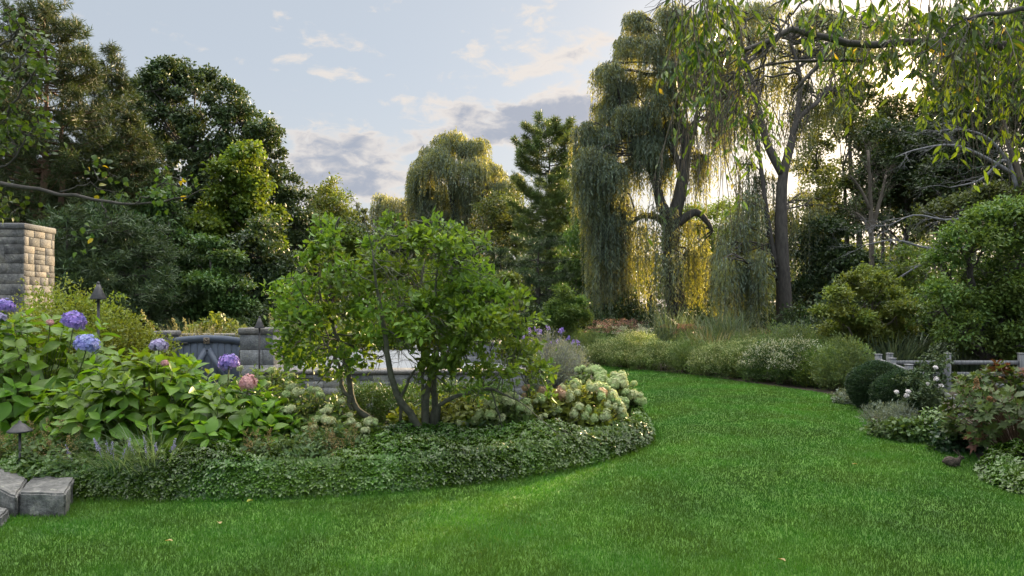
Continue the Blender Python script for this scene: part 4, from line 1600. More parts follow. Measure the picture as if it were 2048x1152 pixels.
shrub('peony_bush', 'upright dark leaved plant between the fence and the bronze shrub', 'plant', at(1880, 0, 8.35) * np.array([1, 1, 0]), .28, .4, 75, 'pachysandra', .11, LANCE, 145, tiers=3, wide=.42)
fine_shrub('low_border_plant', 'low grey green clump at the foot of the bronze shrub by the lawn', 'plant', at(1912, 0, 7.75) * np.array([1, 1, 0]), [(-.1, 0, .1, .2, .16, .16), (.12, 0, .12, .2, .16, .16)], 1700, 'hosta', .055, .05, 146, 'low clumps edging the right bed', OVATE, 7, .03, .4, upn=1.2, stems=0)


def oakleaf_bush():
    rng = R(150)
    c = at(2040, 0, 7.2)
    c[2] = 0
    root = empty('oakleaf_hydrangea', c, 'large lobed leaf shrub turning bronze with dry brown panicles at the right edge', 'hydrangea')
    P, A = dome_tips(rng, 230, .68, 1.02, .7, (.55, 1.0), -.35, .45)
    red = (np.sin(P[:, 0] * 5 + 1) + np.sin(P[:, 2] * 6) + rng.normal(size=len(P)) * .6) > .6
    for nm, mt, sel in (('foliage', 'oakleaf', ~red), ('bronze_foliage', 'oakleaf_red', red)):
        g, gs = Geo(), Geo()
        rosettes(g, gs, rng, P[sel], A[sel], .135, LOBED, 3, wide=1.15, low=.7)
        g.build(nm, M[mt], root)
        if nm == 'foliage':
            gs.build('stems', M['bark_red'], root)
    front = np.where((P[:, 1] < .2) & (P[:, 2] > .35))[0]
    for k in rng.choice(front, 16, replace=False):
        gp = Geo()
        d = unit(A[k] + np.array([0, -.3, -.1]))
        q = P[k] + A[k] * .02
        for _ in range(26):
            t = rng.random()
            b = q + d * t * .14
            spike(gp, rng, b, rdirs(rng, 1)[0] + d, .02, .028 * (1.1 - t), 5, .022)
        gp.tube([q - d * .05, q + d * .14], .003, 4)
        gp.build('dry_panicle', M['panicle'], root)


oakleaf_bush()

# ------------------------------------------------------------------ meadow border along the far side of the lawn
def at_ground(px, d):
    v = at(px, 0, d)
    v[2] = 0
    return v


def mound(kind, label, loc, r, h, seed, group='mounded plants along the far lawn edge'):
    rng = R(seed)
    root = empty('border_plant', loc, label, 'border plant', group)
    P, A = dome_tips(rng, 330, r, h, r * .8, (.5, 1.0), -.15, .3)
    g, gs = Geo(), Geo()
    k = 22
    idx = np.repeat(np.arange(len(P)), k)
    t = rng.random(len(idx))
    back = np.where(t[:, None] < .5, A[idx] * .02, -A[idx] * .22 * t[:, None])
    Q = P[idx] + back + rng.normal(size=(len(idx), 3)) * .05
    Q[:, 2] = np.maximum(Q[:, 2], .02)
    scat(g, SLIM, Q, rdirs(rng, len(idx)) * .7 + A[idx], rdirs(rng, len(idx)), .07 * rng.uniform(.6, 1.3, len(idx)), .02, np.clip(.4 * rng.random(len(P))[idx] + .6 * rng.random(len(idx)), 0, 1))
    g.build('foliage', M[kind[0]], root)
    for i in range(0, len(P), 3):
        gs.tube([P[i] * np.array([.4, .4, 0]), P[i] * np.array([.75, .75, .6]), P[i]], .004, 3)
    gs.build('stems', M['stem'], root)
    if kind[1]:
        g = Geo()
        up = np.where(P[:, 2] > h * (kind[3] * .8))[0]
        for i in up:
            m = 16
            q = P[i] + A[i] * .05 + rng.normal(size=(m, 3)) * np.array([.05, .05, .03])
            scat(g, T_kite(.2, .5), q, rdirs(rng, m) + np.array([0, 0, .3]), rdirs(rng, m) + np.array([0, 0, 1.]), .03 * rng.uniform(.6, 1.2, m), .024, rng.random(m))
        g.build('flowers', M[kind[1]], root)
    return root


K1 = ('meadow', 'cream', 0, .35)
K2 = ('beech', 'aster', 0, .45)
K3 = ('sapling', None, 0, 1)
K4 = ('tangrass', None, 0, 1)
K5 = ('meadow', None, 0, 1)
front = [(1225, 20.2, K1, .85, .70, 'cream flecked mound at the left end of the far lawn edge'),
         (1268, 19.2, K1, .9, .82, 'cream flecked mound below the golden willow curtain'),
         (1322, 18.6, K1, .95, .72, 'low cream flecked mound under the trunk of the golden willow'),
         (1388, 17.8, K5, .7, .70, 'plain green mound between two cream flecked mounds at the far lawn edge'),
         (1440, 17.0, K1, .8, .72, 'broad cream flecked mound in the middle of the far lawn edge'),
         (1498, 16.4, K1, .8, .74, 'cream flecked mound left of the white topped mounds'),
         (1545, 15.6, K2, .7, .86, 'white topped aster mound, left of the pair in front of the right willow'),
         (1598, 15.0, K2, .68, .84, 'white topped aster mound, right of the pair in front of the right willow'),
         (1645, 14.6, K3, .6, .80, 'fresh green mound left of the farther boxwood ball'),
         (1690, 14.0, K5, .6, .85, 'green mound directly behind the farther boxwood ball'),
         (1500, 18.4, K5, .8, 1.0, 'taller green mound behind the middle of the far border'),
         (1180, 20.8, K5, .7, .8, 'green mound behind the last hydrangeas at the lawn end'),
         (1160, 22.3, K4, .7, .9, 'tan green mound right of the airy grey green shrub'),
         (1135, 21.5, K3, .8, .95, 'bright green mound below the small green tree'),
         (1400, 20.4, K5, .9, .95, 'taller green mound behind the plain green one at the far lawn edge'),
         (1590, 17.4, K5, .9, 1.05, 'green mound behind the white topped mounds'),
         (1660, 16.6, K3, .7, .95, 'fresh green mound below the yellow green tree')]
for k, (px, d, kd, r, h, lb) in enumerate(front):
    mound(kd, lb, at_ground(px, d - (.4 if k < 10 else 0)), r * (.9 if k < 10 else 1), h * (1.12 if k % 2 else .98), 160 + k)


def joepye(label, px, d, r, h, seed, mat='joepye', leafm='beech'):
    rng = R(seed)
    root = empty('tall_perennial', at_ground(px, d), label, 'perennial', 'tall flowering perennials behind the border')
    g, gs, gf = Geo(), Geo(), Geo()
    for _ in range(30):
        b = np.append(rng.normal(size=2) * r * .35, 0)
        t = np.array([b[0] * 1.6, b[1] * 1.6, h * rng.uniform(.75, 1.05)])
        path = limb(rng, b, t, 6, .04)
        gs.tube(path, .006, 4)
        k = 26
        s = rng.uniform(.15, .95, k)
        scat(g, LANCE, b + (t - b) * s[:, None], rdirs(rng, k) * np.array([1, 1, .3]), np.array([[0, 0, 1.]]).repeat(k, 0), .15 * rng.uniform(.6, 1.2, k), .045, rng.random(k))
        m = 40
        q = t + rng.normal(size=(m, 3)) * np.array([.07, .07, .025])
        scat(gf, T_kite(.2, .5), q, rdirs(rng, m) + np.array([0, 0, .3]), rdirs(rng, m) + np.array([0, 0, 1.]), .035, .03, rng.random(m))
    g.build('foliage', M[leafm], root)
    gs.build('stems', M['stem'], root)
    gf.build('flowers', M[mat], root)


joepye('tall perennial with dusky mauve flower heads behind the far border, left of the golden willow', 1215, 22.3, .9, 1.15, 190)
joepye('tall perennial with dusky mauve heads next to the white flowered one', 1240, 22.8, .8, 1.25, 191)
joepye('tall white flowered perennial in front of the golden willow curtain', 1262, 21.6, .6, 1.05, 192, 'aster')
joepye('mauve flowered perennial between the two willows', 1365, 22.0, .7, 1.1, 193)
GR = 'reeds and grasses behind the far border'
for k, (px, d, h, mt, lb) in enumerate([(1345, 22.5, 1.9, 'reed', 'tall reed clump at the foot of the golden willow trunk'), (1385, 23.0, 1.7, 'reed', 'tall reed clump right of the golden willow trunk'),
                                        (1465, 20.5, 1.7, 'reed', 'tall blue green reed clump between the willows'), (1440, 21.2, 1.8, 'reed', 'reed clump left of the tallest blue green reeds'),
                                        (1580, 18.6, 1.4, 'reed', 'reed clump left of the yellow green tree'), (1612, 17.8, 1.35, 'reed', 'reed clump under the left edge of the yellow green tree'),
                                        (1530, 18.8, 1.25, 'tangrass', 'tan grass clump in front of the right willow'), (1420, 19.5, 1.2, 'tangrass', 'tan grass clump left of the blue green reeds'),
                                        (1780, 15.2, 1.2, 'reed', 'dark reed clump behind the corner of the rail fence'), (1830, 15.6, 1.3, 'reed', 'dark reed clump behind the far rails left of the fence post'),
                                        (1300, 22.0, 1.3, 'reed', 'reed clump under the golden willow curtain'), (1930, 15.4, 1.1, 'reed', 'dark reed clump behind the far rails right of the fence post')]):
    grass_clump('reed_clump', lb, at_ground(px, d), 210, h, .032, mt, 200 + k, .16, .5, .3, GR, 'reeds')


# ------------------------------------------------------------------ the rabbit
def rabbit():
    p = gd(1906, 934)
    root = empty('rabbit', p, 'small brown rabbit crouching on the lawn with its ears up', 'rabbit')
    s = .165 / 1.0          # body length in scene units; modelled 1 long, facing +x
    bm = bmesh.new()

    def ell(c, r, rot=0.0):
        m = bmesh.ops.create_uvsphere(bm, u_segments=18, v_segments=12, radius=1.0)
        for v in m['verts']:
            x, y, z = v.co.x * r[0], v.co.y * r[1], v.co.z * r[2]
            x, z = x * math.cos(rot) - z * math.sin(rot), x * math.sin(rot) + z * math.cos(rot)
            v.co = (x + c[0], y + c[1], z + c[2])
    ell((-.16, 0, .24), (.31, .2, .235), .05)        # haunches
    ell((.10, 0, .22), (.26, .165, .18), .1)         # chest
    ell((.27, 0, .33), (.10, .095, .14), -.5)        # neck
    ell((.37, 0, .43), (.135, .09, .095), -.25)      # head
    ell((.47, 0, .395), (.065, .06, .058), -.2)      # muzzle
    for y in (-1, 1):
        ell((-.14, y * .15, .16), (.17, .075, .15), .1)   # thigh
        ell((-.02, y * .15, .035), (.17, .045, .04), 0)   # hind foot
        ell((.24, y * .075, .1), (.045, .04, .13), .1)    # fore leg
        ell((.29, y * .075, .03), (.075, .036, .03), 0)   # fore paw
    ell((-.47, 0, .2), (.06, .06, .065))
    for v in bm.verts:
        v.co *= s
    me = bpy.data.meshes.new('body')
    bm.to_mesh(me)
    bm.free()
    me.materials.append(M['fur'])
    o = bpy.data.objects.new('body', me)
    COL.objects.link(o)
    o.parent = root
    r = o.modifiers.new('skin', 'REMESH')
    r.mode = 'VOXEL'
    r.voxel_size = s * .022
    r.use_smooth_shade = True
    sm = o.modifiers.new('soften', 'SMOOTH')
    sm.iterations = 6
    for y, tilt in ((-1, .0), (1, .12)):
        g = Geo()
        V, fs = [], []
        n = 9
        for i in range(n):
            t = i / (n - 1)
            w = .052 * math.sin(math.pi * min(1, .12 + .88 * t)) ** .6 * (1 if t < .97 else .3) + .004
            c = np.array([.34 - (.16 + tilt) * t, y * (.045 + .035 * t), .49 + .29 * t])
            for a in (-1, 0, 1):
                V.append(c + np.array([.35 * w * a + (.018 if a == 0 else 0), y * abs(a) * .004, .2 * w * a]) + np.array([0, .75 * w * a, 0]))
        for i in range(n - 1):
            for a in (0, 1):
                b = i * 3 + a
                fs.append((b, b + 1, b + 4, b + 3))
        g.add(np.array(V) * s, np.array(fs))
        e = g.build('ear', M['fur'], root, smooth=True)
        so = e.modifiers.new('thickness', 'SOLIDIFY')
        so.thickness = s * .016
    for y in (-1, 1):
        g = Geo()
        a = np.linspace(-1, 1, 8) * math.pi / 2
        g.lathe([(max(1e-4, math.cos(x) * .017 * s), math.sin(x) * .017 * s) for x in a], np.array([.41, y * .078, .455]) * s, 12)
        g.build('eye', M['eye'], root, smooth=True)
    root.rotation_euler.z = -.12
    root.scale = (1.25, 1.25, 1.25)
    root.location.z += .012


rabbit()


# ------------------------------------------------------------------ trees
def tree(name, label, px, d, lobes_px, mat, n, seed, L=.15, W=.09, T=KITE, bark='bark', trunk_r=.22, trunk_top=None, tw=10, sig=.22, shell=.5,
         droop=.25, upn=.6, out=.5, gap=.12, depth=.55, back=True, group=None, cat='tree', trunk_px=None, limb_r=.45, twigs=True, flat=1.0, limbs=True, clump=13):
    """broadleaf tree: crown lobes given as (px, py, radius px[, depth shift]) seen from the garden, each a real ellipsoid at its own depth"""
    rng = R(seed)
    base = at_ground(px, d)
    root = empty(name, base, label, cat, group)
    lob = []
    xs = np.array([l[0] for l in lobes_px])
    span = max(xs.max() - xs.min(), 60) * d / F
    for l in lobes_px:
        dz = l[3] if len(l) > 3 else rng.uniform(-.5, .5) * span * depth
        c = at(l[0], l[1], d) + np.array([0, dz, 0]) - base
        # keep its place in the view when it is nearer or farther than the trunk
        k = (d + dz) / d
        c = np.array([(c[0] + base[0]) * k - base[0], dz, (c[2] - EYE) * k + EYE])
        r = l[2] * d / F * k
        lob.append((*c, r, r, r * flat))
        if back and r > .5:
            s = 1 if dz < 0 else -1
            lob.append((c[0] + rng.normal() * r * .3, c[1] + s * r * 1.4, c[2] - r * .25, r * .85, r * .85, r * .8 * flat))
    g = Geo()
    leafcloud(g, rng, lob, int(n * 1.35), T, L, W, tw, sig, shell, droop, upn, out, gap, clump)
    g.build('crown', M[mat], root)
    g = Geo()
    top = trunk_top if trunk_top else max(l[2] for l in lob) * .85
    tp = limb(rng, (0, 0, -.1), (rng.normal() * .3, rng.normal() * .3, top), 12, .05)
    if trunk_px is not None:
        tp = spline([np.append((at(x, y, d) - base)[:2], 0) * np.array([1, 1, 0]) + np.array([0, 0, (at(x, y, d))[2]]) for x, y in trunk_px], 16)
    rr = trunk_r * (1 - .8 * np.linspace(0, 1, len(tp)) ** 1.2)
    rr[0] *= 1.35
    g.tube(tp, rr, 10)
    if limbs:
        for l in lob:
            c = np.array(l[:3])
            zz = np.clip(c[2] - abs(c[0]) * .7 - .5, top * .2, top * .92)
            i = int(np.argmin(np.abs(tp[:, 2] - zz)))
            path = limb(rng, tp[i], c, 7, .10, .06)
            r0 = min(rr[i] * limb_r, .04 + .05 * l[3])
            g.tube(path, np.linspace(r0, .02, 7), 6)
            if twigs:
                for _ in range(3):
                    grow(g, rng, path[rng.integers(3, 6)], rdirs(rng, 1)[0] + np.array([0, 0, .4]), l[3] * .9, r0 * .4, 1, 3, .7)
    g.build('trunk', M[bark], root, smooth=True)
    return root


def auto_lobes(rng, px, d, h, w, n, z0=.25, shape='round'):
    """crown lobes for a tree h metres high and w metres wide"""
    out = []
    for _ in range(n):
        t = rng.random()
        z = h * (z0 + (1 - z0) * t)
        if shape == 'round':
            e = math.sqrt(max(.05, 1 - (2 * t - .9) ** 2 / 1.25))
        else:
            e = 1.05 - t
        x = rng.uniform(-1, 1) * w * .5 * e
        r = w * rng.uniform(.13, .24) * (.55 + .45 * e)
        out.append((px + x * F / d, HOR - (z - r * .7 - EYE) * F / d, r * F / d, rng.uniform(-1, 1) * w * .4 * e))
    return out


def conifer(name, label, px, d, h, prof, mat, seed, bark='bark', trunk_r=.2, whorl=.5, per=6, droop=.12, tuft=.22, nee=9, nw=.022, upturn=.0, dens=7.0, lat=.35, group=None, twin=0.0, stub=0, flatness=1.0, gapz=None, tip=.2):
    """needle tree; prof is [(height share, branch length)]"""
    rng = R(seed)
    base = at_ground(px, d)
    root = empty(name, base, label, 'tree', group)
    g = Geo()
    tp = limb(rng, (0, 0, -.1), (rng.normal() * .12, rng.normal() * .12, h), 12, .012)
    g.tube(tp, np.maximum(trunk_r * (1 - np.linspace(0, 1, 12) ** 1.1), .015), 9)
    if twin:
        t2 = limb(rng, (twin, .1, -.1), (twin * .7, .2, h * .93), 12, .012)
        g.tube(t2, np.maximum(trunk_r * .8 * (1 - np.linspace(0, 1, 12) ** 1.1), .015), 9)
    pz = np.array(prof)
    Pt, Dt = [], []
    z = pz[0, 0] * h
    while z < h * .985:
        bl = np.interp(z / h, pz[:, 0], pz[:, 1])
        k = max(3, int(per * rng.uniform(.75, 1.2)))
        a0 = rng.random() * 6.28
        for j in range(k):
            if gapz and rng.random() < gapz:
                continue
            a = a0 + j * 2 * math.pi / k + rng.normal() * .25
            L = bl * rng.uniform(.72, 1.12)
            if L < .12:
                continue
            o = np.array([np.interp(z, tp[:, 2], tp[:, 0]), np.interp(z, tp[:, 2], tp[:, 1]), z + rng.normal() * whorl * .25])
            m = max(4, int(L / .3))
            t = np.linspace(0, 1, m)
            dirv = np.array([math.cos(a), math.sin(a), 0])
            path = o + dirv * (L * t)[:, None]
            path[:, 2] += L * (-droop * t + (upturn + droop * .8) * t ** 2.2) + rng.normal() * .05 * L * t
            g.tube(path, np.linspace(.012 + .012 * L, .006, m), 4)
            nt = max(3, int(1.9 * dens * L))
            s = 1 - (rng.random(nt) ** 1.5) * .78
            side = np.array([-dirv[1], dirv[0], 0])
            q = np.stack([np.interp(s, t, path[:, c]) for c in range(3)], -1)
            sw = lat * L * (1.12 - s) * rng.uniform(-1, 1, nt)
            q = q + side * sw[:, None] + np.stack([np.zeros(nt), np.zeros(nt), rng.normal(size=nt) * .05 * flatness * L ** .5], -1)
            dd = dirv * .9 + side * (np.sign(sw) * .5)[:, None] + np.array([0, 0, .25 + upturn]) + rng.normal(size=(nt, 3)) * .25
            Pt.append(q)
            Dt.append(dd)
        z += .85 * whorl * rng.uniform(.75, 1.2)
    # the leader
    nl = int(20 * tip / .2)
    q = tp[-1] + np.column_stack([rng.normal(size=nl) * .03, rng.normal(size=nl) * .03, -rng.random(nl) * h * .06])
    Pt.append(q)
    Dt.append(rdirs(rng, nl) * .6 + np.array([0, 0, .8]))
    for _ in range(stub):
        zz = rng.uniform(.05, pz[0, 0] + .15) * h
        a = rng.random() * 6.28
        o = np.array([0, 0, zz])
        e = o + np.array([math.cos(a), math.sin(a), rng.uniform(-.3, .1)]) * rng.uniform(.5, 1.6)
        g.tube(limb(rng, o, e, 5, .05), np.linspace(.025, .008, 5), 4)
    g.build('trunk', M[bark], root, smooth=True)
    P, D = np.concatenate(Pt), unit(np.concatenate(Dt))
    nT = len(P)
    idx = np.repeat(np.arange(nT), nee)
    dd = D[idx] * .55 + rdirs(rng, len(idx)) * .75
    cv = rng.random(nT)
    gn = Geo()
    scat(gn, KITE, P[idx] + D[idx] * (rng.random((len(idx), 1)) - .35) * tuft * .9, dd, rdirs(rng, len(idx)), tuft * rng.uniform(.6, 1.15, len(idx)), nw, np.clip(.55 * cv[idx] + .45 * rng.random(len(idx)), 0, 1))
    gn.build('crown', M[mat], root)
    return root


def willow(name, label, px, d, trunk_paths, pads, mat, seed, group=None, per_px=.9, leafL=.17, leafW=.032, trunk_r=.4, step=.085, sway=.22, extra_limbs=(), bark='bark_dark'):
    """weeping willow: pads = (px, py, rx px, ry px, strand min, strand max, depth shift); strands hang from each pad's upper side"""
    rng = R(seed)
    base = at_ground(px, d)
    root = empty(name, base, label, 'tree', group)
    g, gl = Geo(), Geo()
    paths = []
    for tp in trunk_paths:
        pts = []
        for q in tp:
            dz = q[3] if len(q) > 3 else 0.0
            pts.append(at(q[0], q[1], d + dz) - base)
        pts = spline(pts, 18)
        r0, r1 = tp[0][2], tp[-1][2]
        g.tube(pts, np.linspace(r0, r1, 18) * d / F / 2, 9)
        paths.append(pts)
    allp = np.concatenate(paths)
    tufts = []
    for pd in pads:
        if pd[4] > 1.9 or pd[2] < 14:
            tufts.append(pd)
            continue
        z0 = pd[6] if len(pd) > 6 else rng.normal() * .8
        for _ in range(4):
            k = rng.uniform(.4, .95)
            tufts.append((pd[0] + rng.uniform(-.85, .85) * pd[2], pd[1] + rng.uniform(-.7, .8) * pd[3], pd[2] * k, pd[3] * k * 1.15, pd[4] * rng.uniform(.7, 1.1), pd[5] * rng.uniform(.6, 1.05), z0 + rng.normal() * .6, (pd[7] if len(pd) > 7 else 1.0) * .78))
    for pd in tufts:
        dz = pd[6] if len(pd) > 6 else rng.normal() * .8
        c = at(pd[0], pd[1], d + dz) - base
        rx, ry = pd[2] * d / F, pd[3] * d / F
        i = int(np.argmin(np.linalg.norm(allp - c - np.array([0, 0, -rx]), axis=1)))
        lp = limb(rng, allp[i], c, 9, .1, .08)
        g.tube(lp, np.linspace(min(.10, .03 + rx * .03), .012, 9), 6)
        for _ in range(3):
            e = c + rdirs(rng, 1)[0] * np.array([rx, rx * .8, ry * .7])
            g.tube(limb(rng, lp[rng.integers(4, 8)], e, 6, .1, .1), np.linspace(.03, .008, 6), 4)
        ns = max(8, int((pd[7] if len(pd) > 7 else 1.0) * 2.1 * per_px * pd[2] * 1.9 * (1 + pd[3] / max(pd[2], 1))))
        th = rng.random(ns) * 2 * math.pi
        rr = np.sqrt(rng.random(ns))
        sx, sy = rr * np.cos(th), rr * np.sin(th)
        sz = np.sqrt(np.maximum(0, 1 - rr ** 2)) * rng.random(ns) ** .6 + rng.normal(size=ns) * .18
        S = c + np.stack([sx * rx, sy * rx * .85, sz * ry], -1)
        ov = np.stack([sx, sy, np.zeros(ns)], -1) + rng.normal(size=(ns, 3)) * np.array([.35, .35, 0])
        Ls = rng.uniform(min(pd[4], pd[5]), max(pd[4], pd[5]), ns) * (.45 + 1.15 * rng.random(ns) ** 2.2)
        cv = rng.random(ns)
        for k in range(ns):
            m = max(6, int(Ls[k] / step))
            t = (np.arange(m) + rng.random(m) * .8) / m * Ls[k]
            o = ov[k] * sway * (1 - np.exp(-t / .5))[:, None] * rx ** .5
            arc = .25 * min(1, rx) * (np.exp(-((t - .22) / .2) ** 2))
            Q = S[k] + o
            Q[:, 2] += -t + arc * .6
            Q[:, :2] += np.column_stack([np.sin(t * 1.7 + cv[k] * 9), np.cos(t * 1.5 + cv[k] * 7)]) * .035
            Q[:, 2] = np.maximum(Q[:, 2], .25 + .3 * cv[k])
            D = np.column_stack([rng.normal(size=m) * .42 + ov[k, 0] * .25, rng.normal(size=m) * .42 + ov[k, 1] * .25, -np.ones(m) * .9])
            scat(gl, SLIM, Q, D, rdirs(rng, m), leafL * rng.uniform(.6, 1.2, m), leafW, np.clip(.45 * cv[k] + .5 * rng.random(m), 0, 1))
            if k % 3 == 0:
                g.tube(Q[np.argsort(t)][::max(1, m // 6)], .006, 3) if m > 12 else None
    for q in extra_limbs:
        pts = spline([at(a, b, d + (q[0][3] if len(q[0]) > 3 else 0)) - base for a, b, *_ in q], 14)
        g.tube(pts, np.linspace(q[0][2], q[-1][2], 14) * d / F / 2, 7)
        for _ in range(6):
            i = rng.integers(4, 13)
            grow(g, rng, pts[i], rdirs(rng, 1)[0] + np.array([0, 0, -.3]), .8, .02, 1, 3, .7)
    g.build('trunk', M[bark], root, smooth=True)
    gl.build('crown', M[mat], root)
    return root


# ---- left side
PINES = 'tall pines on the left'
conifer('pine_tree', 'tallest pine at the far left with a reddish double trunk', 92, 23.0, 11.9, [(.30, 1.2), (.42, 2.0), (.6, 2.3), (.8, 1.9), (.9, 1.35), (1.0, .55)], 'pine', 301, 'bark_red', .2, .42, 8, .10, .26, 12, .026, .25, 9, .3, PINES, twin=.38, stub=14, tip=.5)
conifer('pine_tree', 'pine with a thin bare spiky top right of the tallest pine', 226, 26.5, 11.9, [(.1, 2.9), (.35, 2.6), (.6, 1.75), (.8, 1.0), (.92, .42), (1.0, .12)], 'pine', 302, 'bark_red', .2, .42, 8, .10, .24, 12, .026, .2, 10, .35, PINES)
conifer('pine_tree', 'shorter dense pine in front of the broad oak, right of the spiky pine', 268, 24.5, 8.6, [(.1, 2.3), (.4, 2.0), (.65, 1.35), (.85, .7), (1.0, .2)], 'pine', 303, 'bark_red', .17, .4, 8, .10, .24, 12, .026, .2, 10, .35, PINES)
conifer('pine_tree', 'pine crown cut by the left photo edge behind the stone chimney', 20, 25.5, 10.2, [(.15, 2.2), (.45, 2.4), (.7, 1.8), (.9, .9), (1.0, .3)], 'pine', 304, 'bark_red', .2, .45, 8, .10, .26, 12, .026, .2, 9, .35, PINES)
conifer('pine_tree', 'low blue green pine with drooping plumes behind the small leaved shrub', 205, 17.5, 4.3, [(.12, 1.7), (.45, 1.75), (.75, 1.2), (1.0, .3)], 'bluepine', 305, 'bark_dark', .14, .36, 7, .15, .24, 8, .03, .1, 11, .4, 'low dark pines on the left')
conifer('pine_tree', 'low blue green pine right of the tall torch, behind the gate', 300, 18.6, 4.0, [(.12, 1.5), (.45, 1.6), (.75, 1.1), (1.0, .3)], 'bluepine', 306, 'bark_dark', .14, .36, 7, .15, .24, 8, .03, .1, 11, .4, 'low dark pines on the left')
conifer('pine_tree', 'low dark pine between the stone chimney and the tall torch', 130, 16.5, 3.9, [(.12, 1.4), (.45, 1.5), (.75, 1.0), (1.0, .3)], 'bluepine', 307, 'bark_dark', .14, .36, 7, .15, .24, 8, .03, .1, 11, .4, 'low dark pines on the left')

OAK = [(300, 165, 38), (350, 155, 40), (300, 225, 45), (405, 170, 42), (445, 205, 42), (360, 230, 50), (425, 265, 55), (490, 245, 36), (525, 255, 34), (545, 300, 26), (490, 310, 44), (335, 300, 50), (400, 335, 60), (460, 370, 55), (310, 370, 45), (525, 345, 32), (355, 405, 55), (430, 430, 60), (285, 190, 35), (470, 190, 25)]
tree('oak_tree', 'broad dark crowned oak rising right of the pines', 400, 32, [(a, b, c * .82) for a, b, c in OAK], 'oak', 50000, 311, .18, .10, KITE, 'bark_dark', .38, tw=14, sig=.2, gap=.22, shell=.7)
tree('oak_tree', 'smaller oak with loose crown at the right end of the left tree group', 575, 33, [(575, 372, 30), (600, 400, 20), (548, 405, 30), (560, 345, 18), (590, 440, 30), (545, 470, 40), (585, 500, 35)], 'oak', 13000, 312, .17, .095, KITE, 'bark_dark', .2, tw=14, sig=.24, gap=.15)
tree('maple_tree', 'sunlit yellow green maple in front of the broad oak', 470, 27, [(495, 310, 28), (480, 350, 40), (520, 370, 30), (500, 410, 42), (455, 400, 38), (530, 440, 35), (470, 460, 45), (425, 440, 35), (510, 490, 42), (450, 520, 45), (545, 500, 30)], 'maple', 26000, 313, .16, .11, KITE, 'bark', .2, tw=10, sig=.22, flat=.75, upn=.9, gap=.12)
tree('beech_tree', 'layered green young beech rising behind the gate', 425, 19, [(420, 490, 30), (455, 520, 34), (395, 530, 34), (430, 560, 42), (470, 570, 30), (385, 580, 34), (430, 605, 48), (480, 615, 30), (390, 625, 38), (450, 640, 36)], 'beech', 19000, 314, .12, .065, KITE, 'bark_dark', .1, tw=10, sig=.14, flat=.32, upn=1.2, droop=.1, gap=.15)
tree('understory_tree', 'dark leafy tree between the beech and the multi stemmed tree', 535, 24, [(520, 500, 40), (555, 530, 40), (505, 560, 45), (550, 590, 45), (510, 630, 40), (580, 560, 35), (585, 620, 40), (530, 470, 30)], 'understory', 15000, 315, .15, .085, KITE, 'bark_dark', .14, tw=10, sig=.2)
tree('understory_tree', 'dark leafy tree filling the gap under the pines behind the tall torch', 340, 24, [(320, 440, 40), (350, 480, 40), (310, 520, 45), (360, 540, 40), (330, 590, 45), (290, 480, 40), (365, 600, 40), (345, 400, 34), (300, 420, 35)], 'beech', 17000, 316, .14, .08, KITE, 'bark_dark', .14, tw=10, sig=.2, flat=.7)
tree('understory_tree', 'dark mass of leaves behind the pines at the left edge', 60, 30, [(20, 400, 60), (80, 430, 60), (140, 400, 60), (40, 500, 60), (120, 500, 60), (180, 480, 60), (180, 400, 45), (230, 450, 50), (210, 540, 60), (270, 520, 50)], 'understory', 20000, 317, .18, .1, KITE, 'bark_dark', .2, sig=.3)

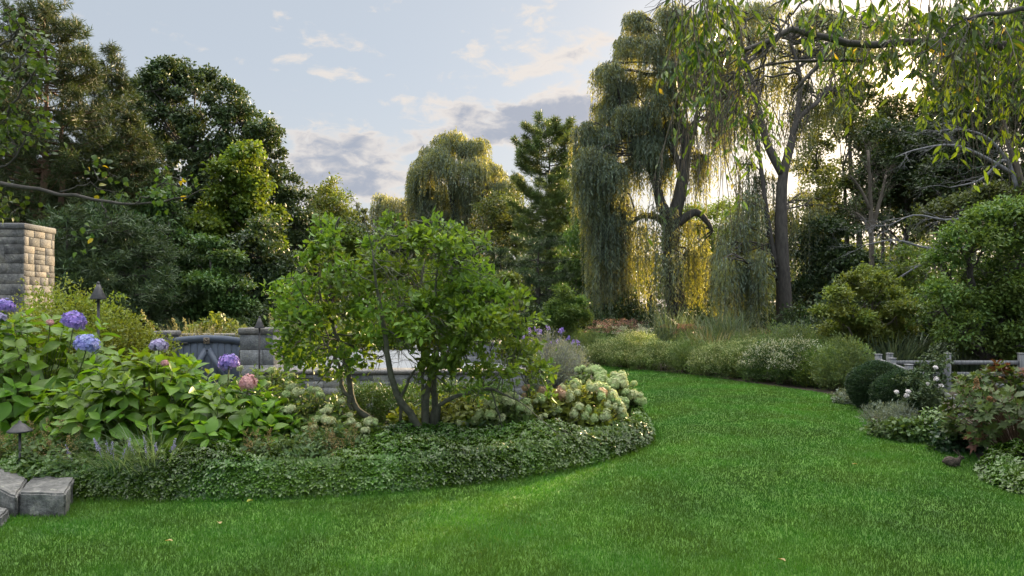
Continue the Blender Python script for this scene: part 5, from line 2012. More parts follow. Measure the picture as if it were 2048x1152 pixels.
# ---- middle distance
tree('birch_tree', 'yellowish airy tree standing alone against the sky left of centre', 662, 46, [(660, 372, 14), (655, 395, 22), (680, 405, 20), (640, 415, 20), (660, 430, 32), (690, 440, 24), (630, 445, 26), (650, 470, 40), (700, 470, 26)], 'katsura', 11000, 321, .2, .11, KITE, 'bark', .14, tw=8, sig=.32, gap=.2)
for k, (px, d, ytop, w, lb) in enumerate([(716, 47, 412, 10, 'thin spire shaped tree against the sky, left of the pair'), (731, 48, 424, 9, 'thin spire shaped tree against the sky, right of the pair')]):
    tree('spire_tree', lb, px, d, [(px, ytop + i * 16, 4 + i * 1.4) for i in range(7)], 'woods', 2400, 323 + k, .2, .1, KITE, 'bark', .08, tw=8, sig=.14, back=False, twigs=False, group='thin spire trees')
MIDG = 'mixed trees in the middle distance'
for k, (px, d, lo, mt, lb, n) in enumerate([
        (640, 40, [(610, 470, 34), (650, 480, 40), (690, 485, 40), (625, 530, 45), (680, 540, 50), (730, 500, 34), (735, 550, 40)], 'understory', 'dark green tree below the yellowish airy tree', 13000),
        (780, 44, [(760, 480, 40), (800, 490, 40), (770, 530, 45), (820, 540, 45), (850, 500, 35)], 'understory', 'dark tree below the small far willow', 10000),
        (690, 36, [(690, 470, 24), (710, 490, 26), (670, 500, 28), (700, 530, 34)], 'maple', 'sunlit bush topped tree just left of the multi stemmed crown', 6000),
        (980, 44, [(960, 430, 30), (990, 410, 28), (1010, 440, 30), (970, 480, 40), (1020, 490, 40), (940, 500, 40)], 'woods', 'gold lit loose tree between the far willow and the white pine', 7000),
        (1040, 46, [(1030, 400, 26), (1050, 440, 30), (1020, 460, 34), (1060, 490, 40)], 'woods', 'thin leaved tree directly left of the white pine trunk', 4600),
        (920, 40, [(900, 520, 45), (950, 530, 45), (930, 570, 50), (990, 560, 45), (880, 580, 45)], 'understory', 'dark tree low behind the right half of the multi stemmed crown', 12000),
        (1150, 48, [(1150, 380, 26), (1165, 420, 32), (1140, 460, 36), (1180, 500, 40), (1130, 520, 40)], 'maple', 'yellow green tree between white pine and the golden willow', 8000),
        (1420, 44, [(1420, 430, 36), (1450, 470, 40), (1395, 480, 40), (1440, 520, 45), (1400, 560, 45), (1470, 540, 40), (1380, 440, 30)], 'maple', 'bright yellow green tree glowing between the two large willows', 12000),
        (1470, 53, [(1450, 430, 26), (1480, 410, 26), (1510, 440, 30), (1460, 480, 36), (1500, 500, 40), (1450, 540, 40), (1490, 570, 44), (1530, 560, 44)], 'maple', 'sunlit yellow green tree far behind and left of the forked willow', 9000),
        (1520, 50, [(1510, 470, 24), (1530, 500, 26), (1500, 520, 30), (1540, 540, 30)], 'woods', 'thin backlit tree seen low through the right willow', 3500)]):
    tree('deciduous_tree', lb, px, d, lo, mt, n, 330 + k, .19, .11, KITE, 'bark_dark', .14, tw=9, sig=.3, group=MIDG, gap=.18)

willow('willow_tree', 'large rounded willow in the centre distance with sunlit inner branches', 925, 50,
       [[(918, 640, 26), (920, 540, 22), (915, 460, 19), (905, 400, 13), (895, 340, 7)], [(920, 470, 16), (940, 420, 13), (965, 395, 9), (990, 350, 5)], [(919, 480, 13), (870, 410, 9), (850, 370, 5)], [(905, 400, 10), (920, 320, 6), (905, 275, 3)]],
       [(901, 275, 27.88, 17, 0.39, 1.595), (883, 291, 29.52, 18.7, 0.65, 2.03), (950, 298, 29.52, 18.7, 0.65, 2.03), (844, 331, 29.52, 18.7, 0.975, 2.9), (901, 329, 37.72, 22.1, 0.975, 2.9), (968, 331, 29.52, 18.7, 0.975, 2.9), (977, 349, 24.6, 17, 1.365, 4.35), (834, 362, 26.24, 17, 1.82, 5.4375),
        (886, 384, 32.8, 18.7, 1.82, 4.89375), (920, 382, 32.8, 18.7, 1.365, 3.2625), (1007, 374, 19.68, 13.6, 1.365, 3.80625), (1034, 354, 13.12, 8.5, 0.91, 2.71875), (871, 415, 29.52, 17, 1.82, 4.35), (900, 437, 29.52, 17, 1.82, 4.35), (987, 420, 24.6, 17, 1.82, 4.35), (834, 338, 14.76, 10.2, 1.365, 3.80625)],
       'willow', 341, None, 1.5, .24, .055, .4, .15)
willow('willow_tree', 'small far willow showing left of the large centre willow', 790, 56, [[(800, 640, 16), (798, 500, 13), (790, 430, 7)]],
       [(775, 402, 24, 14, 1.5, 4), (800, 412, 28, 16, 2, 5), (830, 405, 24, 14, 2, 5), (760, 420, 20, 12, 2, 4), (845, 420, 22, 14, 2, 5), (790, 440, 32, 16, 2, 5), (830, 450, 30, 16, 2, 5)],
       'willow', 342, None, 1.4, .26, .055, .3, .17)
conifer('white_pine', 'white pine with open whorled top standing against the cloud right of centre', 1097, 38, 12.0, [(.28, 2.3), (.45, 2.2), (.62, 2.1), (.78, 1.9), (.9, 1.5), (1.0, 1.1)], 'whitepine', 351, 'bark_dark', .22, .8, 8, -.10, .31, 12, .032, .45, 17, .4, None, gapz=.06, tip=.4)
conifer('white_pine', 'second thinner pine trunk just right of the white pine', 1128, 40, 9.6, [(.35, 1.3), (.6, 1.2), (.8, .9), (1.0, .4)], 'whitepine', 352, 'bark_dark', .13, .7, 5, -.05, .27, 12, .03, .3, 10, .4, None, gapz=.15, tip=.3)
conifer('layered_pine', 'dark blue green pine with flat layered plates below the white pine', 1075, 29, 4.9, [(.1, 2.0), (.4, 2.1), (.7, 1.5), (1.0, .5)], 'bluepine', 353, 'bark_dark', .18, .95, 8, .06, .24, 12, .024, .12, 17, .5, None, flatness=.35)
conifer('layered_pine', 'smaller layered pine behind the multi stemmed tree, left of the darker one', 1010, 31, 4.2, [(.1, 1.7), (.4, 1.8), (.7, 1.2), (1.0, .4)], 'bluepine', 354, 'bark_dark', .16, .85, 8, .06, .24, 12, .024, .12, 15, .5, None, flatness=.35)
CYP = [(1195, 395, 26), (1180, 430, 34), (1215, 440, 30), (1165, 470, 34), (1200, 490, 40), (1150, 510, 36), (1185, 540, 44), (1225, 520, 36), (1150, 560, 40), (1210, 580, 44), (1170, 600, 44), (1235, 600, 40)]
tree('cypress_tree', 'fresh green feathery cypress left of the golden willow', 1190, 32, CYP, 'cypress', 30000, 355, .17, .045, SLIM, 'bark_dark', .2, tw=16, sig=.2, droop=.9, out=.7, upn=.2)
tree('small_tree', 'small rounded green tree standing behind the far left end of the lawn', 1130, 21.5, [(1130, 590, 18), (1115, 610, 22), (1148, 608, 20), (1130, 630, 30), (1105, 640, 22), (1155, 640, 22), (1128, 660, 30)], 'sapling', 13000, 356, .10, .03, SLIM, 'bark', .06, tw=10, sig=.12, flat=.75, out=.9, droop=.1, gap=.08)
tree('small_tree', 'pale green layered small tree peeking out right of the multi stemmed crown', 1000, 20.5, [(985, 565, 22), (1015, 560, 22), (1035, 580, 18), (965, 590, 24), (1000, 595, 28), (1030, 610, 22), (980, 625, 26)], 'katsura', 9000, 357, .10, .05, KITE, 'bark', .06, tw=10, sig=.10, flat=.4, upn=1.2, droop=.0, gap=.15)

# ---- the two big willows
W1 = [(1285, 45, 34, 19.2, 0.33, 1.24), (1333, 30, 40, 19.2, 0.44, 1.364, -0.5, 0.85), (1386, 60, 36, 19.2, 0.44, 1.364, 0.6, 0.85), (1262, 95, 34, 19.2, 0.44, 1.364), (1317, 100, 46, 22.4, 0.55, 1.612, 0.3, 0.85), (1358, 120, 40, 20.8, 0.55, 1.488, -0.5, 0.85), (1231, 150, 34, 19.2, 0.55, 1.612),
      (1284, 165, 48, 22.4, 0.55, 1.612), (1342, 190, 40, 20.8, 0.55, 1.24, 0.6, 0.85), (1220, 205, 34, 19.2, 0.66, 1.86), (1266, 222, 44, 20.8, 0.66, 1.736), (1304, 235, 40, 19.2, 0.55, 1.364, 0.3, 0.85), (1192, 262, 30, 17.6, 0.7, 1.8), (1235, 280, 40, 19.2, 0.7, 1.8),
      (1288, 290, 40, 19.2, 0.7, 1.8), (1184, 320, 28, 17.6, 0.7, 1.8), (1204, 335, 36, 19.2, 0.7, 1.8), (1231, 345, 38, 19.2, 0.7, 1.8), (1168, 370, 24, 14.4, 0.7, 1.8), (1206, 400, 32, 16, 3, 5), (1223, 400, 34, 16, 3, 5.2), (1211, 440, 30, 14.4, 2.6, 4.4),
      (1173, 245, 10, 6.4, 0.66, 1.612), (1396, 110, 30, 16, 0.55, 1.364, -0.5, 0.85), (1419, 170, 28, 16, 0.55, 1.24, 0.6, 0.85), (1440, 110, 26, 16, 0.6, 1.6, 0.5, 0.8), (1445, 180, 24, 16, 0.7, 1.8, 0.3, 0.8), (1425, 240, 26, 16, 0.8, 2, 0.4, 0.8), (1400, 310, 24, 14, 0.8, 2, 0.6, 0.7), (1350, 260, 30, 18, 0.7, 1.6, 0.8, 0.8), (1320, 320, 26, 16, 0.7, 1.8, 0.8, 0.7)]
W1b = [(1262, 425, 26, 16, 2.4, 4.6, -.3, .28), (1318, 425, 34, 18, 2.2, 4.8, -.8, .3), (1288, 465, 32, 16, 2.2, 4.2, -.7, .28),
       (1340, 520, 24, 14, 1.6, 2.8, -1.0, .16), (1385, 450, 26, 16, 2.0, 3.6, .3, .3), (1395, 500, 20, 12, 1.6, 2.6, .1, .25)]
willow('willow_tree', 'tall golden lit willow with a twisting trunk right of centre', 1352, 27,
       [[(1360, 690, 44), (1352, 600, 40), (1342, 520, 40), (1345, 450, 38), (1362, 380, 30), (1372, 300, 24), (1358, 230, 18), (1340, 160, 12), (1330, 90, 6)],
        [(1347, 450, 26), (1322, 408, 20), (1312, 362, 16), (1290, 320, 12), (1262, 270, 8)], [(1344, 470, 20), (1320, 438, 14), (1285, 432, 10), (1262, 450, 6)],
        [(1350, 450, 20), (1390, 425, 16), (1415, 445, 10), (1425, 462, 5)], [(1370, 310, 16), (1390, 250, 12), (1400, 190, 8), (1392, 120, 5)], [(1365, 350, 14), (1340, 290, 10), (1300, 250, 7)]],
       W1 + W1b, 'willow', 361, None, 1.3, .17, .035, .4, .08)
W2 = [(1470, 30, 40, 24, 0.55, 1.44, 0.9, 0.4), (1540, 20, 44, 24, 0.55, 1.44, 1.6, 0.6), (1610, 40, 40, 24, 0.55, 1.44, 0.9, 0.6), (1440, 80, 36, 22, 0.55, 1.44, 1.6, 0.4), (1510, 90, 46, 26, 0.55, 1.56, 0.9, 0.4), (1580, 100, 46, 26, 0.55, 1.56, 1.6, 0.4), (1650, 100, 30, 20, 0.55, 1.32, 0.9, 0.4), (1480, 150, 36, 22, 0.825, 1.8, 1.6, 0.4), (1540, 165, 40, 24, 0.825, 1.8, 1.6, 0.4), (1620, 170, 34, 22, 0.825, 1.8, 1.6, 0.4), (1455, 210, 24, 18, 1.1, 2.16, 0.9, 0.4), (1600, 230, 28, 18, 1.1, 2.16, 1.6, 0.4), (1660, 190, 22, 14, 0.825, 1.8, 1.6, 0.4), (1520, 240, 28, 18, 0.825, 2.04, 1.6, 0.4), (1690, 40, 34, 20, .6, 1.6, 1.2, .6), (1745, 45, 30, 18, .6, 1.5, 1.4, .5), (1715, 100, 26, 16, .6, 1.6, 1.4, .45), (1432, 505, 24, 22, 1.4, 2.6, -.8, .6), (1468, 450, 28, 26, 2, 3.6, -.6, .5), (1500, 405, 26, 26, 2.4, 4.2, -.3, .42), (1530, 360, 24, 24, 2.5, 4.6, .5, .42), (1560, 430, 24, 22, 2, 3.8, 1.0, .4), (1602, 400, 28, 24, 2.5, 4.2, 1.2, .32), (1640, 420, 24, 22, 2, 3.8, 1.4, .3), (1462, 540, 26, 22, 1.2, 2.2, -1.2, .45), (1508, 525, 26, 22, 1.2, 2.4, -1.2, .45), (1490, 330, 22, 20, 2, 4, .4, .35)]
willow('willow_tree', 'second large willow with a forked straight trunk, cut by the top of the photo', 1567, 24,
       [[(1572, 700, 34), (1568, 600, 29), (1563, 500, 26), (1562, 420, 24), (1566, 350, 24), (1582, 290, 22), (1595, 240, 14), (1640, 200, 8)],
        [(1566, 350, 18), (1535, 290, 18), (1518, 220, 16), (1500, 150, 11), (1480, 80, 6)], [(1556, 560, 13), (1540, 470, 11), (1530, 400, 10), (1520, 320, 8), (1505, 250, 5)], [(1590, 260, 12), (1600, 160, 8), (1580, 80, 5)]],
       W2, 'willow', 362, None, .95, .16, .040, .35, .09)
conifer('dark_conifer', 'dark narrow conifer between the trunks of the two large willows', 1402, 33, 3.9, [(.02, 1.0), (.4, .75), (.8, .3), (1.0, .05)], 'bluepine', 363, 'bark_dark', .1, .3, 7, .05, .2, 12, .024, .1, 12, .4)

# ---- right side
tree('deciduous_tree', 'backlit tree with loose leaves just right of the forked willow', 1690, 33, [(1660, 250, 40), (1715, 265, 40), (1728, 340, 40), (1655, 385, 44), (1700, 400, 46), (1640, 440, 46), (1690, 220, 30), (1735, 290, 30)], 'woods', 8000, 371, .17, .1, KITE, 'bark_dark', .18, back=False, tw=9, sig=.3, gap=.35, shell=.4, group='backlit trees on the right')
tree('deciduous_tree', 'dark backlit tree behind the grey dead branches', 1800, 31, [(1750, 280, 34), (1790, 320, 46), (1830, 280, 46), (1770, 360, 50), (1830, 350, 56), (1800, 420, 56), (1860, 400, 50), (1750, 430, 46), (1860, 320, 46)], 'understory', 22000, 372, .17, .1, KITE, 'bark_dark', .22, tw=10, sig=.3, gap=.15, group='backlit trees on the right')
tree('deciduous_tree', 'dark tall tree at the right photo edge behind the hanging cherry leaves', 1960, 27, [(1910, 230, 36), (1950, 220, 60), (2000, 180, 60), (1890, 260, 50), (1960, 300, 60), (2020, 280, 60), (1900, 350, 56), (1980, 380, 60), (2040, 360, 60), (2040, 200, 60), (1960, 130, 40), (2000, 90, 50)], 'understory', 30000, 373, .16, .095, KITE, 'bark_dark', .25, tw=10, sig=.28, gap=.12, group='backlit trees on the right')
tree('deciduous_tree', 'tall backlit tree just right of the sun behind the hanging cherry leaves', 1885, 36, [(1842, 62, 28), (1862, 112, 30), (1838, 232, 24), (1900, 140, 40), (1868, 205, 34), (1895, 240, 44), (1935, 200, 44), (1870, 290, 44), (1920, 290, 44)], 'woods', 16000, 3721, .17, .1, KITE, 'bark_dark', .2, tw=9, sig=.26, gap=.15, group='backlit trees on the right')
tree('deciduous_tree', 'tall backlit tree just left of the sun behind the cherry branch', 1725, 37, [(1768, 70, 28), (1788, 222, 20), (1770, 120, 18), (1700, 120, 28), (1732, 100, 32), (1715, 165, 34), (1692, 200, 30), (1742, 225, 36), (1765, 280, 36), (1710, 250, 36)], 'woods', 12000, 3722, .17, .1, KITE, 'bark_dark', .2, tw=9, sig=.26, gap=.2, group='backlit trees on the right')
tree('deciduous_tree', 'tallest dark tree in the top right corner behind the cherry', 1990, 38, [(1962, 60, 40), (2010, 100, 50), (2045, 40, 44), (2000, 180, 50), (2060, 160, 50), (1950, 130, 40), (2030, 240, 50)], 'understory', 18000, 3723, .18, .1, KITE, 'bark_dark', .22, tw=9, sig=.28, gap=.12, group='backlit trees on the right')
tree('deciduous_tree', 'gold flecked backlit tree between the forked willow and its right neighbour', 1640, 41, [(1625, 235, 26), (1650, 280, 34), (1622, 320, 34), (1655, 350, 36), (1630, 400, 38), (1665, 430, 40), (1620, 460, 40)], 'woods', 10000, 3724, .18, .1, KITE, 'bark_dark', .16, tw=9, sig=.26, gap=.25, group='backlit trees on the right')
tree('deciduous_tree', 'gold flecked backlit tree low under the sun', 1768, 43, [(1770, 240, 26), (1755, 290, 34), (1790, 300, 34), (1765, 350, 40), (1800, 370, 40), (1750, 410, 40), (1790, 430, 44)], 'woods', 10000, 3725, .18, .1, KITE, 'bark_dark', .16, tw=9, sig=.26, gap=.25, group='backlit trees on the right')
tree('bushy_tree', 'dark bushy evergreen mass right of the forked willow trunk', 1650, 25.5, [(1640, 470, 40), (1680, 490, 44), (1620, 520, 40), (1660, 540, 50), (1700, 540, 44), (1630, 590, 50), (1690, 600, 50), (1650, 640, 45), (1720, 620, 40)], 'understory', 22000, 374, .13, .075, KITE, 'bark_dark', .12, tw=10, sig=.18)
tree('bushy_tree', 'gold flecked thicket behind the yellow green tree', 1790, 22, [(1780, 520, 44), (1820, 540, 44), (1760, 570, 44), (1810, 600, 50), (1850, 580, 44), (1770, 640, 44), (1840, 640, 44)], 'maple', 9000, 375, .11, .075, KITE, 'bark_dark', .1, tw=9, sig=.16, gap=.3)
tree('katsura_tree', 'yellow green small tree with layered branches behind the far border', 1725, 16, [(1730, 548, 22), (1700, 565, 22), (1760, 565, 26), (1680, 592, 26), (1725, 590, 34), (1775, 592, 28), (1660, 625, 26), (1705, 630, 38), (1760, 635, 38), (1805, 620, 26), (1675, 660, 30), (1730, 670, 40), (1790, 665, 34)], 'katsura', 19000, 376, .085, .042, KITE, 'bark', .06, tw=10, sig=.12, flat=.5, upn=1.3, droop=.05, gap=.2, back=False, depth=.9)
tree('maple_tree', 'large green layered maple at the right edge behind the rail fence', 1975, 14.5, [(1960, 440, 34), (2010, 430, 40), (2050, 440, 44), (1920, 480, 36), (1975, 490, 44), (2030, 500, 48), (1890, 530, 36), (1940, 545, 44), (2000, 560, 50), (2060, 560, 50), (1880, 590, 36), (1930, 605, 46), (1990, 620, 50), (2050, 630, 50), (1860, 640, 34), (1910, 660, 44), (1970, 680, 46), (2040, 690, 50), (2090, 600, 50)], 'sapling', 36000, 377, .09, .05, KITE, 'bark_dark', .12, tw=10, sig=.16, flat=.75, upn=1.2, droop=.2, gap=.15)
tree('understory_tree', 'dusky leafy tree above the large green maple at the right edge', 1990, 18.5, [(1930, 410, 36), (1980, 400, 40), (2030, 390, 44), (1900, 440, 34), (1870, 420, 26), (2060, 430, 44), (1850, 450, 28)], 'woods', 9000, 378, .11, .06, KITE, 'bark_dark', .12, tw=9, sig=.16, flat=.6, gap=.2)


def bare_tree(name, label, px, d, paths, seed, mat='dead', twig=.8, depth=2, cat='tree', kids=4, up=.05):
    """leafless branches along given px paths with thickness in px"""
    rng = R(seed)
    base = at_ground(px, d)
    root = empty(name, base, label, cat)
    for nm, ps in paths:
        g = Geo()
        for p in ps:
            pts = spline([at(q[0], q[1], d + (q[3] if len(q) > 3 else 0)) - base for q in p], 14)
            g.tube(pts, np.linspace(p[0][2], p[-1][2], 14) * d / F / 2, 7)
            Lp = np.linalg.norm(np.diff(pts, axis=0), axis=1).sum()
            for _ in range(int(5 + Lp * 2.5)):
                i = rng.integers(3, 14)
                t = unit(pts[min(i, 12) + 1] - pts[min(i, 12)])
                grow(g, rng, pts[i], t + rng.normal(size=3) * .55, twig * rng.uniform(.6, 1.2), .0065 * d / 18, depth, kids, .45, up, k=4)
        g.build(nm, M['bark' if nm == 'trunk' and name == 'dead_tree' else mat], root, smooth=True)
    return root


bare_tree('bare_tree', 'pale leafless tree with several stems left of the grey dead branches', 1742, 22,
          [('trunk', [[(1742, 640, 12), (1743, 520, 12), (1742, 440, 11), (1740, 380, 8), (1736, 300, 5)], [(1742, 470, 8), (1728, 440, 6), (1712, 425, 3)], [(1743, 460, 9), (1760, 400, 7), (1772, 350, 4)], [(1741, 420, 7), (1722, 380, 5), (1700, 350, 3)]])], 381, 'bark', .7, 2)
bare_tree('dead_tree', 'grey dead branches sweeping left from a trunk at the right edge', 2052, 17.5,
          [('trunk', [[(2075, 690, 24), (2062, 500, 20), (2040, 360, 16), (2010, 260, 10), (1995, 150, 5)]]),
           ('branch', [[(2030, 350, 8), (1960, 310, 6), (1900, 290, 4), (1830, 300, 3), (1790, 315, 1.5)]]), ('branch', [[(2022, 330, 7), (1980, 280, 5), (1930, 260, 3), (1870, 262, 2)]]),
           ('branch', [[(2045, 400, 7), (1980, 420, 5), (1900, 440, 4), (1830, 430, 3), (1780, 450, 2)]]), ('branch', [[(2048, 440, 7), (1920, 495, 5), (1850, 495, 4), (1790, 480, 3), (1730, 490, 2)]]),
           ('branch', [[(1960, 480, 8), (1900, 505, 6), (1840, 530, 4), (1790, 560, 2)]]), ('branch', [[(2035, 380, 9), (2010, 320, 6), (1960, 360, 4), (1900, 375, 2)]])], 382, 'dead', .75, 2)

# ---- undergrowth and the wood behind
UG = 'dark undergrowth shrubs below the trees'
proto = None
spots = [(15, 20, 'dark shrub under the pines behind the stone chimney'), (150, 20.5, 'dark shrub under the pines behind the tall torch'), (255, 21, 'dark shrub below the spiky pine'), (520, 21.5, 'dark shrub behind the right gate pillar'),
         (600, 24, 'dark shrub behind the left part of the multi stemmed tree'), (700, 27, 'dark shrub behind the middle of the multi stemmed tree'), (800, 28, 'dark shrub behind the terrace, right of the middle stems'), (900, 28, 'dark shrub behind the terrace under the far willow'),
         (980, 26, 'dark shrub behind the pale layered small tree'), (1060, 25.5, 'dark shrub left of the small rounded tree'), (1195, 25, 'dark shrub right of the small rounded tree'), (1240, 27, 'dark shrub behind the left end of the far border'),
         (1310, 31, 'dark shrub behind the golden willow curtain'), (1400, 26, 'dark shrub between the willow trunks'), (1450, 27, 'dark shrub left of the forked willow'), (1520, 27, 'dark shrub behind the forked willow trunk'),
         (1610, 21.5, 'dark shrub right of the forked willow trunk'), (1680, 19, 'dark shrub behind the yellow green tree'), (1770, 19, 'dark shrub behind the corner fence post'), (1850, 18, 'dark shrub under the dead branches'),
         (1930, 17, 'dark shrub behind the far rails of the fence'), (2020, 16.5, 'dark shrub at the right edge behind the fence')]
for k, (px, d, lb) in enumerate(spots):
    if proto is None:
        proto = fine_shrub('undergrowth_shrub', lb, 'shrub', at_ground(px, d), [(-.8, 0, .8, .9, .7, .9), (.2, .2, 1.1, .9, .8, 1.0), (.9, 0, .7, .8, .7, .8), (.1, -.4, .6, .9, .6, .7)], 9000, 'understory', .13, .075, 400, UG, KITE, 9, .12, .5, stems=16)
    else:
        dup(proto, at_ground(px, d), lb, k * 2.1, .75 + .4 * ((k * 37) % 10) / 10, group=UG)


def wood_belt():
    """the far wood that closes the view: one mass of trunks and leaves"""
    rng = R(410)
    g, gt = Geo(), Geo()
    lob = []
    for i in range(190):
        a = rng.uniform(-1.15, 1.15)
        d = rng.uniform(56, 84)
        x, y = d * math.tan(a * .85), d
        h = rng.uniform(5, 9.5) if abs(a) < .42 else rng.uniform(8, 14)
        if .42 < a < .62:
            h *= .75
        for _ in range(4):
            z = h * rng.uniform(.15, .9)
            r = rng.uniform(1.1, 2.2)
            lob.append((x + rng.normal() * 1.6, y + rng.normal() * 1.2, z, r, r, r * .9))
        gt.tube(limb(rng, (x, y, 0), (x + rng.normal() * .5, y, h * .9), 6, .04), np.linspace(.2, .04, 6), 5)
    leafcloud(g, rng, lob, 110000, KITE, .42, .26, 10, .5, .45, .25, .6, .5, .15)
    o = g.build('distant_wood', M['woods'])
    tag(o, 'distant wood closing the view behind the garden trees', 'wood', kind='stuff')
    t = gt.build('distant_trunks', M['bark_dark'], o)
    t['kind'] = 'stuff'


wood_belt()


# ---- the multi stemmed tree on the groundcover
def magnolia():
    d = 7.75
    base = at_ground(850, d)
    rng = R(420)
    root = empty('multi_stemmed_tree', base, 'multi stemmed small tree with a broad glossy green crown on the groundcover', 'tree')
    P = lambda x, y, dz=0: at(x, y, d + dz) - base
    stems = [([(843, 878, 24), (824, 832, 20), (798, 798, 17), (780, 741, 15), (767, 654, 11), (752, 570, 7), (745, 500, 4)], -.1, -.6),
             ([(852, 880, 24), (852, 789, 19), (863, 750, 16), (848, 689, 13), (838, 600, 9), (850, 520, 5)], .0, .3),
             ([(863, 880, 22), (870, 811, 18), (867, 767, 16), (874, 700, 13), (905, 610, 9), (925, 520, 5)], .0, .5),
             ([(870, 815, 13), (902, 798, 11), (941, 785, 9), (985, 778, 7), (1012, 792, 5), (1040, 800, 3)], 0, -.5),
             ([(786, 884, 20), (737, 837, 18), (707, 806, 16), (695, 735, 13), (672, 667, 9), (640, 590, 6), (640, 520, 4)], -.1, .2),
             ([(700, 800, 12), (682, 770, 11), (681, 740, 9), (655, 690, 6), (620, 640, 4)], -.05, .5),
             ([(862, 760, 9), (900, 700, 7), (960, 670, 5), (1010, 660, 3)], 0, .4), ([(848, 690, 8), (800, 640, 6), (790, 560, 4)], 0, .4), ([(870, 700, 8), (870, 600, 6), (880, 500, 3)], 0, -.4),
             ([(800, 800, 8), (830, 740, 6), (858, 745, 5)], 0, .1)]
    g = Geo()
    tips = []
    for pts, z0, z1 in stems:
        n = len(pts)
        q = spline([P(x, y, z0 + (z1 - z0) * i / (n - 1)) for i, (x, y, w) in enumerate(pts)], 22)
        w = np.interp(np.linspace(0, 1, 22), np.linspace(0, 1, n), [p[2] for p in pts]) * .78 * d / F / 2
        q += rng.normal(size=q.shape) * .006
        q[0, 2] = min(q[0, 2], -.04)
        g.tube(q, w, 9)
        for _ in range(7):
            i = rng.integers(11, 22)
            grow(g, rng, q[i], rdirs(rng, 1)[0] + np.array([0, 0, .35]), rng.uniform(.35, .75), max(.006, w[i] * .55), 2, 3, .6, .05, tips)
    lobes = [(650, 470, 34), (640, 510, 40), (680, 550, 50), (590, 585, 40), (570, 570, 22), (590, 640, 44), (680, 630, 60), (630, 680, 44), (770, 470, 26), (740, 520, 44), (775, 540, 56), (765, 610, 64), (840, 480, 40), (885, 480, 40), (830, 540, 56),
             (925, 500, 34), (905, 560, 60), (860, 620, 66), (960, 590, 52), (1000, 590, 30), (940, 650, 60), (1010, 640, 40), (1045, 650, 24), (880, 690, 56), (800, 680, 52), (720, 690, 44), (620, 715, 34), (990, 700, 44), (1050, 720, 36), (940, 735, 44),
             (1085, 745, 26), (870, 745, 36), (680, 725, 32), (575, 690, 26), (1010, 745, 34), (930, 455, 20), (770, 455, 18), (885, 448, 16), (655, 445, 16), (1040, 590, 18)]
    for x, y in [(628, 452), (650, 436), (668, 450), (645, 470), (700, 520), (735, 478), (765, 432), (785, 446), (800, 455), (828, 466), (860, 440), (885, 428), (895, 448), (925, 462), (950, 470), (965, 520), (985, 545), (1005, 560), (1035, 575), (1060, 600), (1070, 640), (1062, 680), (1100, 715),
                 (1110, 745), (1075, 770), (560, 600), (545, 640), (552, 690), (580, 740), (600, 545), (615, 520), (640, 440), (575, 545), (650, 745), (1120, 770), (960, 770), (905, 770), (560, 560), (548, 575)]:
        lobes.append((x + rng.normal() * 6, y + rng.normal() * 6, rng.uniform(11, 20)))
    lob = []
    for x, y, r in lobes:
        x = 800 + (x - 800) * .95
        y = y + 14 if r < 21 else (450 + (max(y, 455) - 450) * .93 + 24 if y < 700 else y + 2)
        r = r * (.86 if r > 24 else .9)
        dz = rng.uniform(-.65, .65)
        c = P(x, y, dz)
        rr = r * d / F
        lob.append((*c, rr * 1.05, rr * 1.3, rr * .92))
    lo = np.array(lob)
    for l in lob:
        c = np.array(l[:3])
        i = rng.integers(len(tips))
        j = np.argmin([np.linalg.norm(t[0] - c) for t in tips])
        g.tube(limb(rng, tips[j][0], c, 6, .1), np.linspace(.009, .004, 6), 4)
        for _ in range(4):
            grow(g, rng, c, rdirs(rng, 1)[0] + np.array([0, 0, .3]), l[3] * .9, .005, 1, 3, .7)
    g.build('stems', M['bark_moss'], root, smooth=True)
    g = Geo()
    leafcloud(g, rng, lob, 18000, OVATE, .082, .039, 6, .08, .2, -.1, .4, .75, .28, 11)
    g.build('crown', M['magnolia'], root)


magnolia()


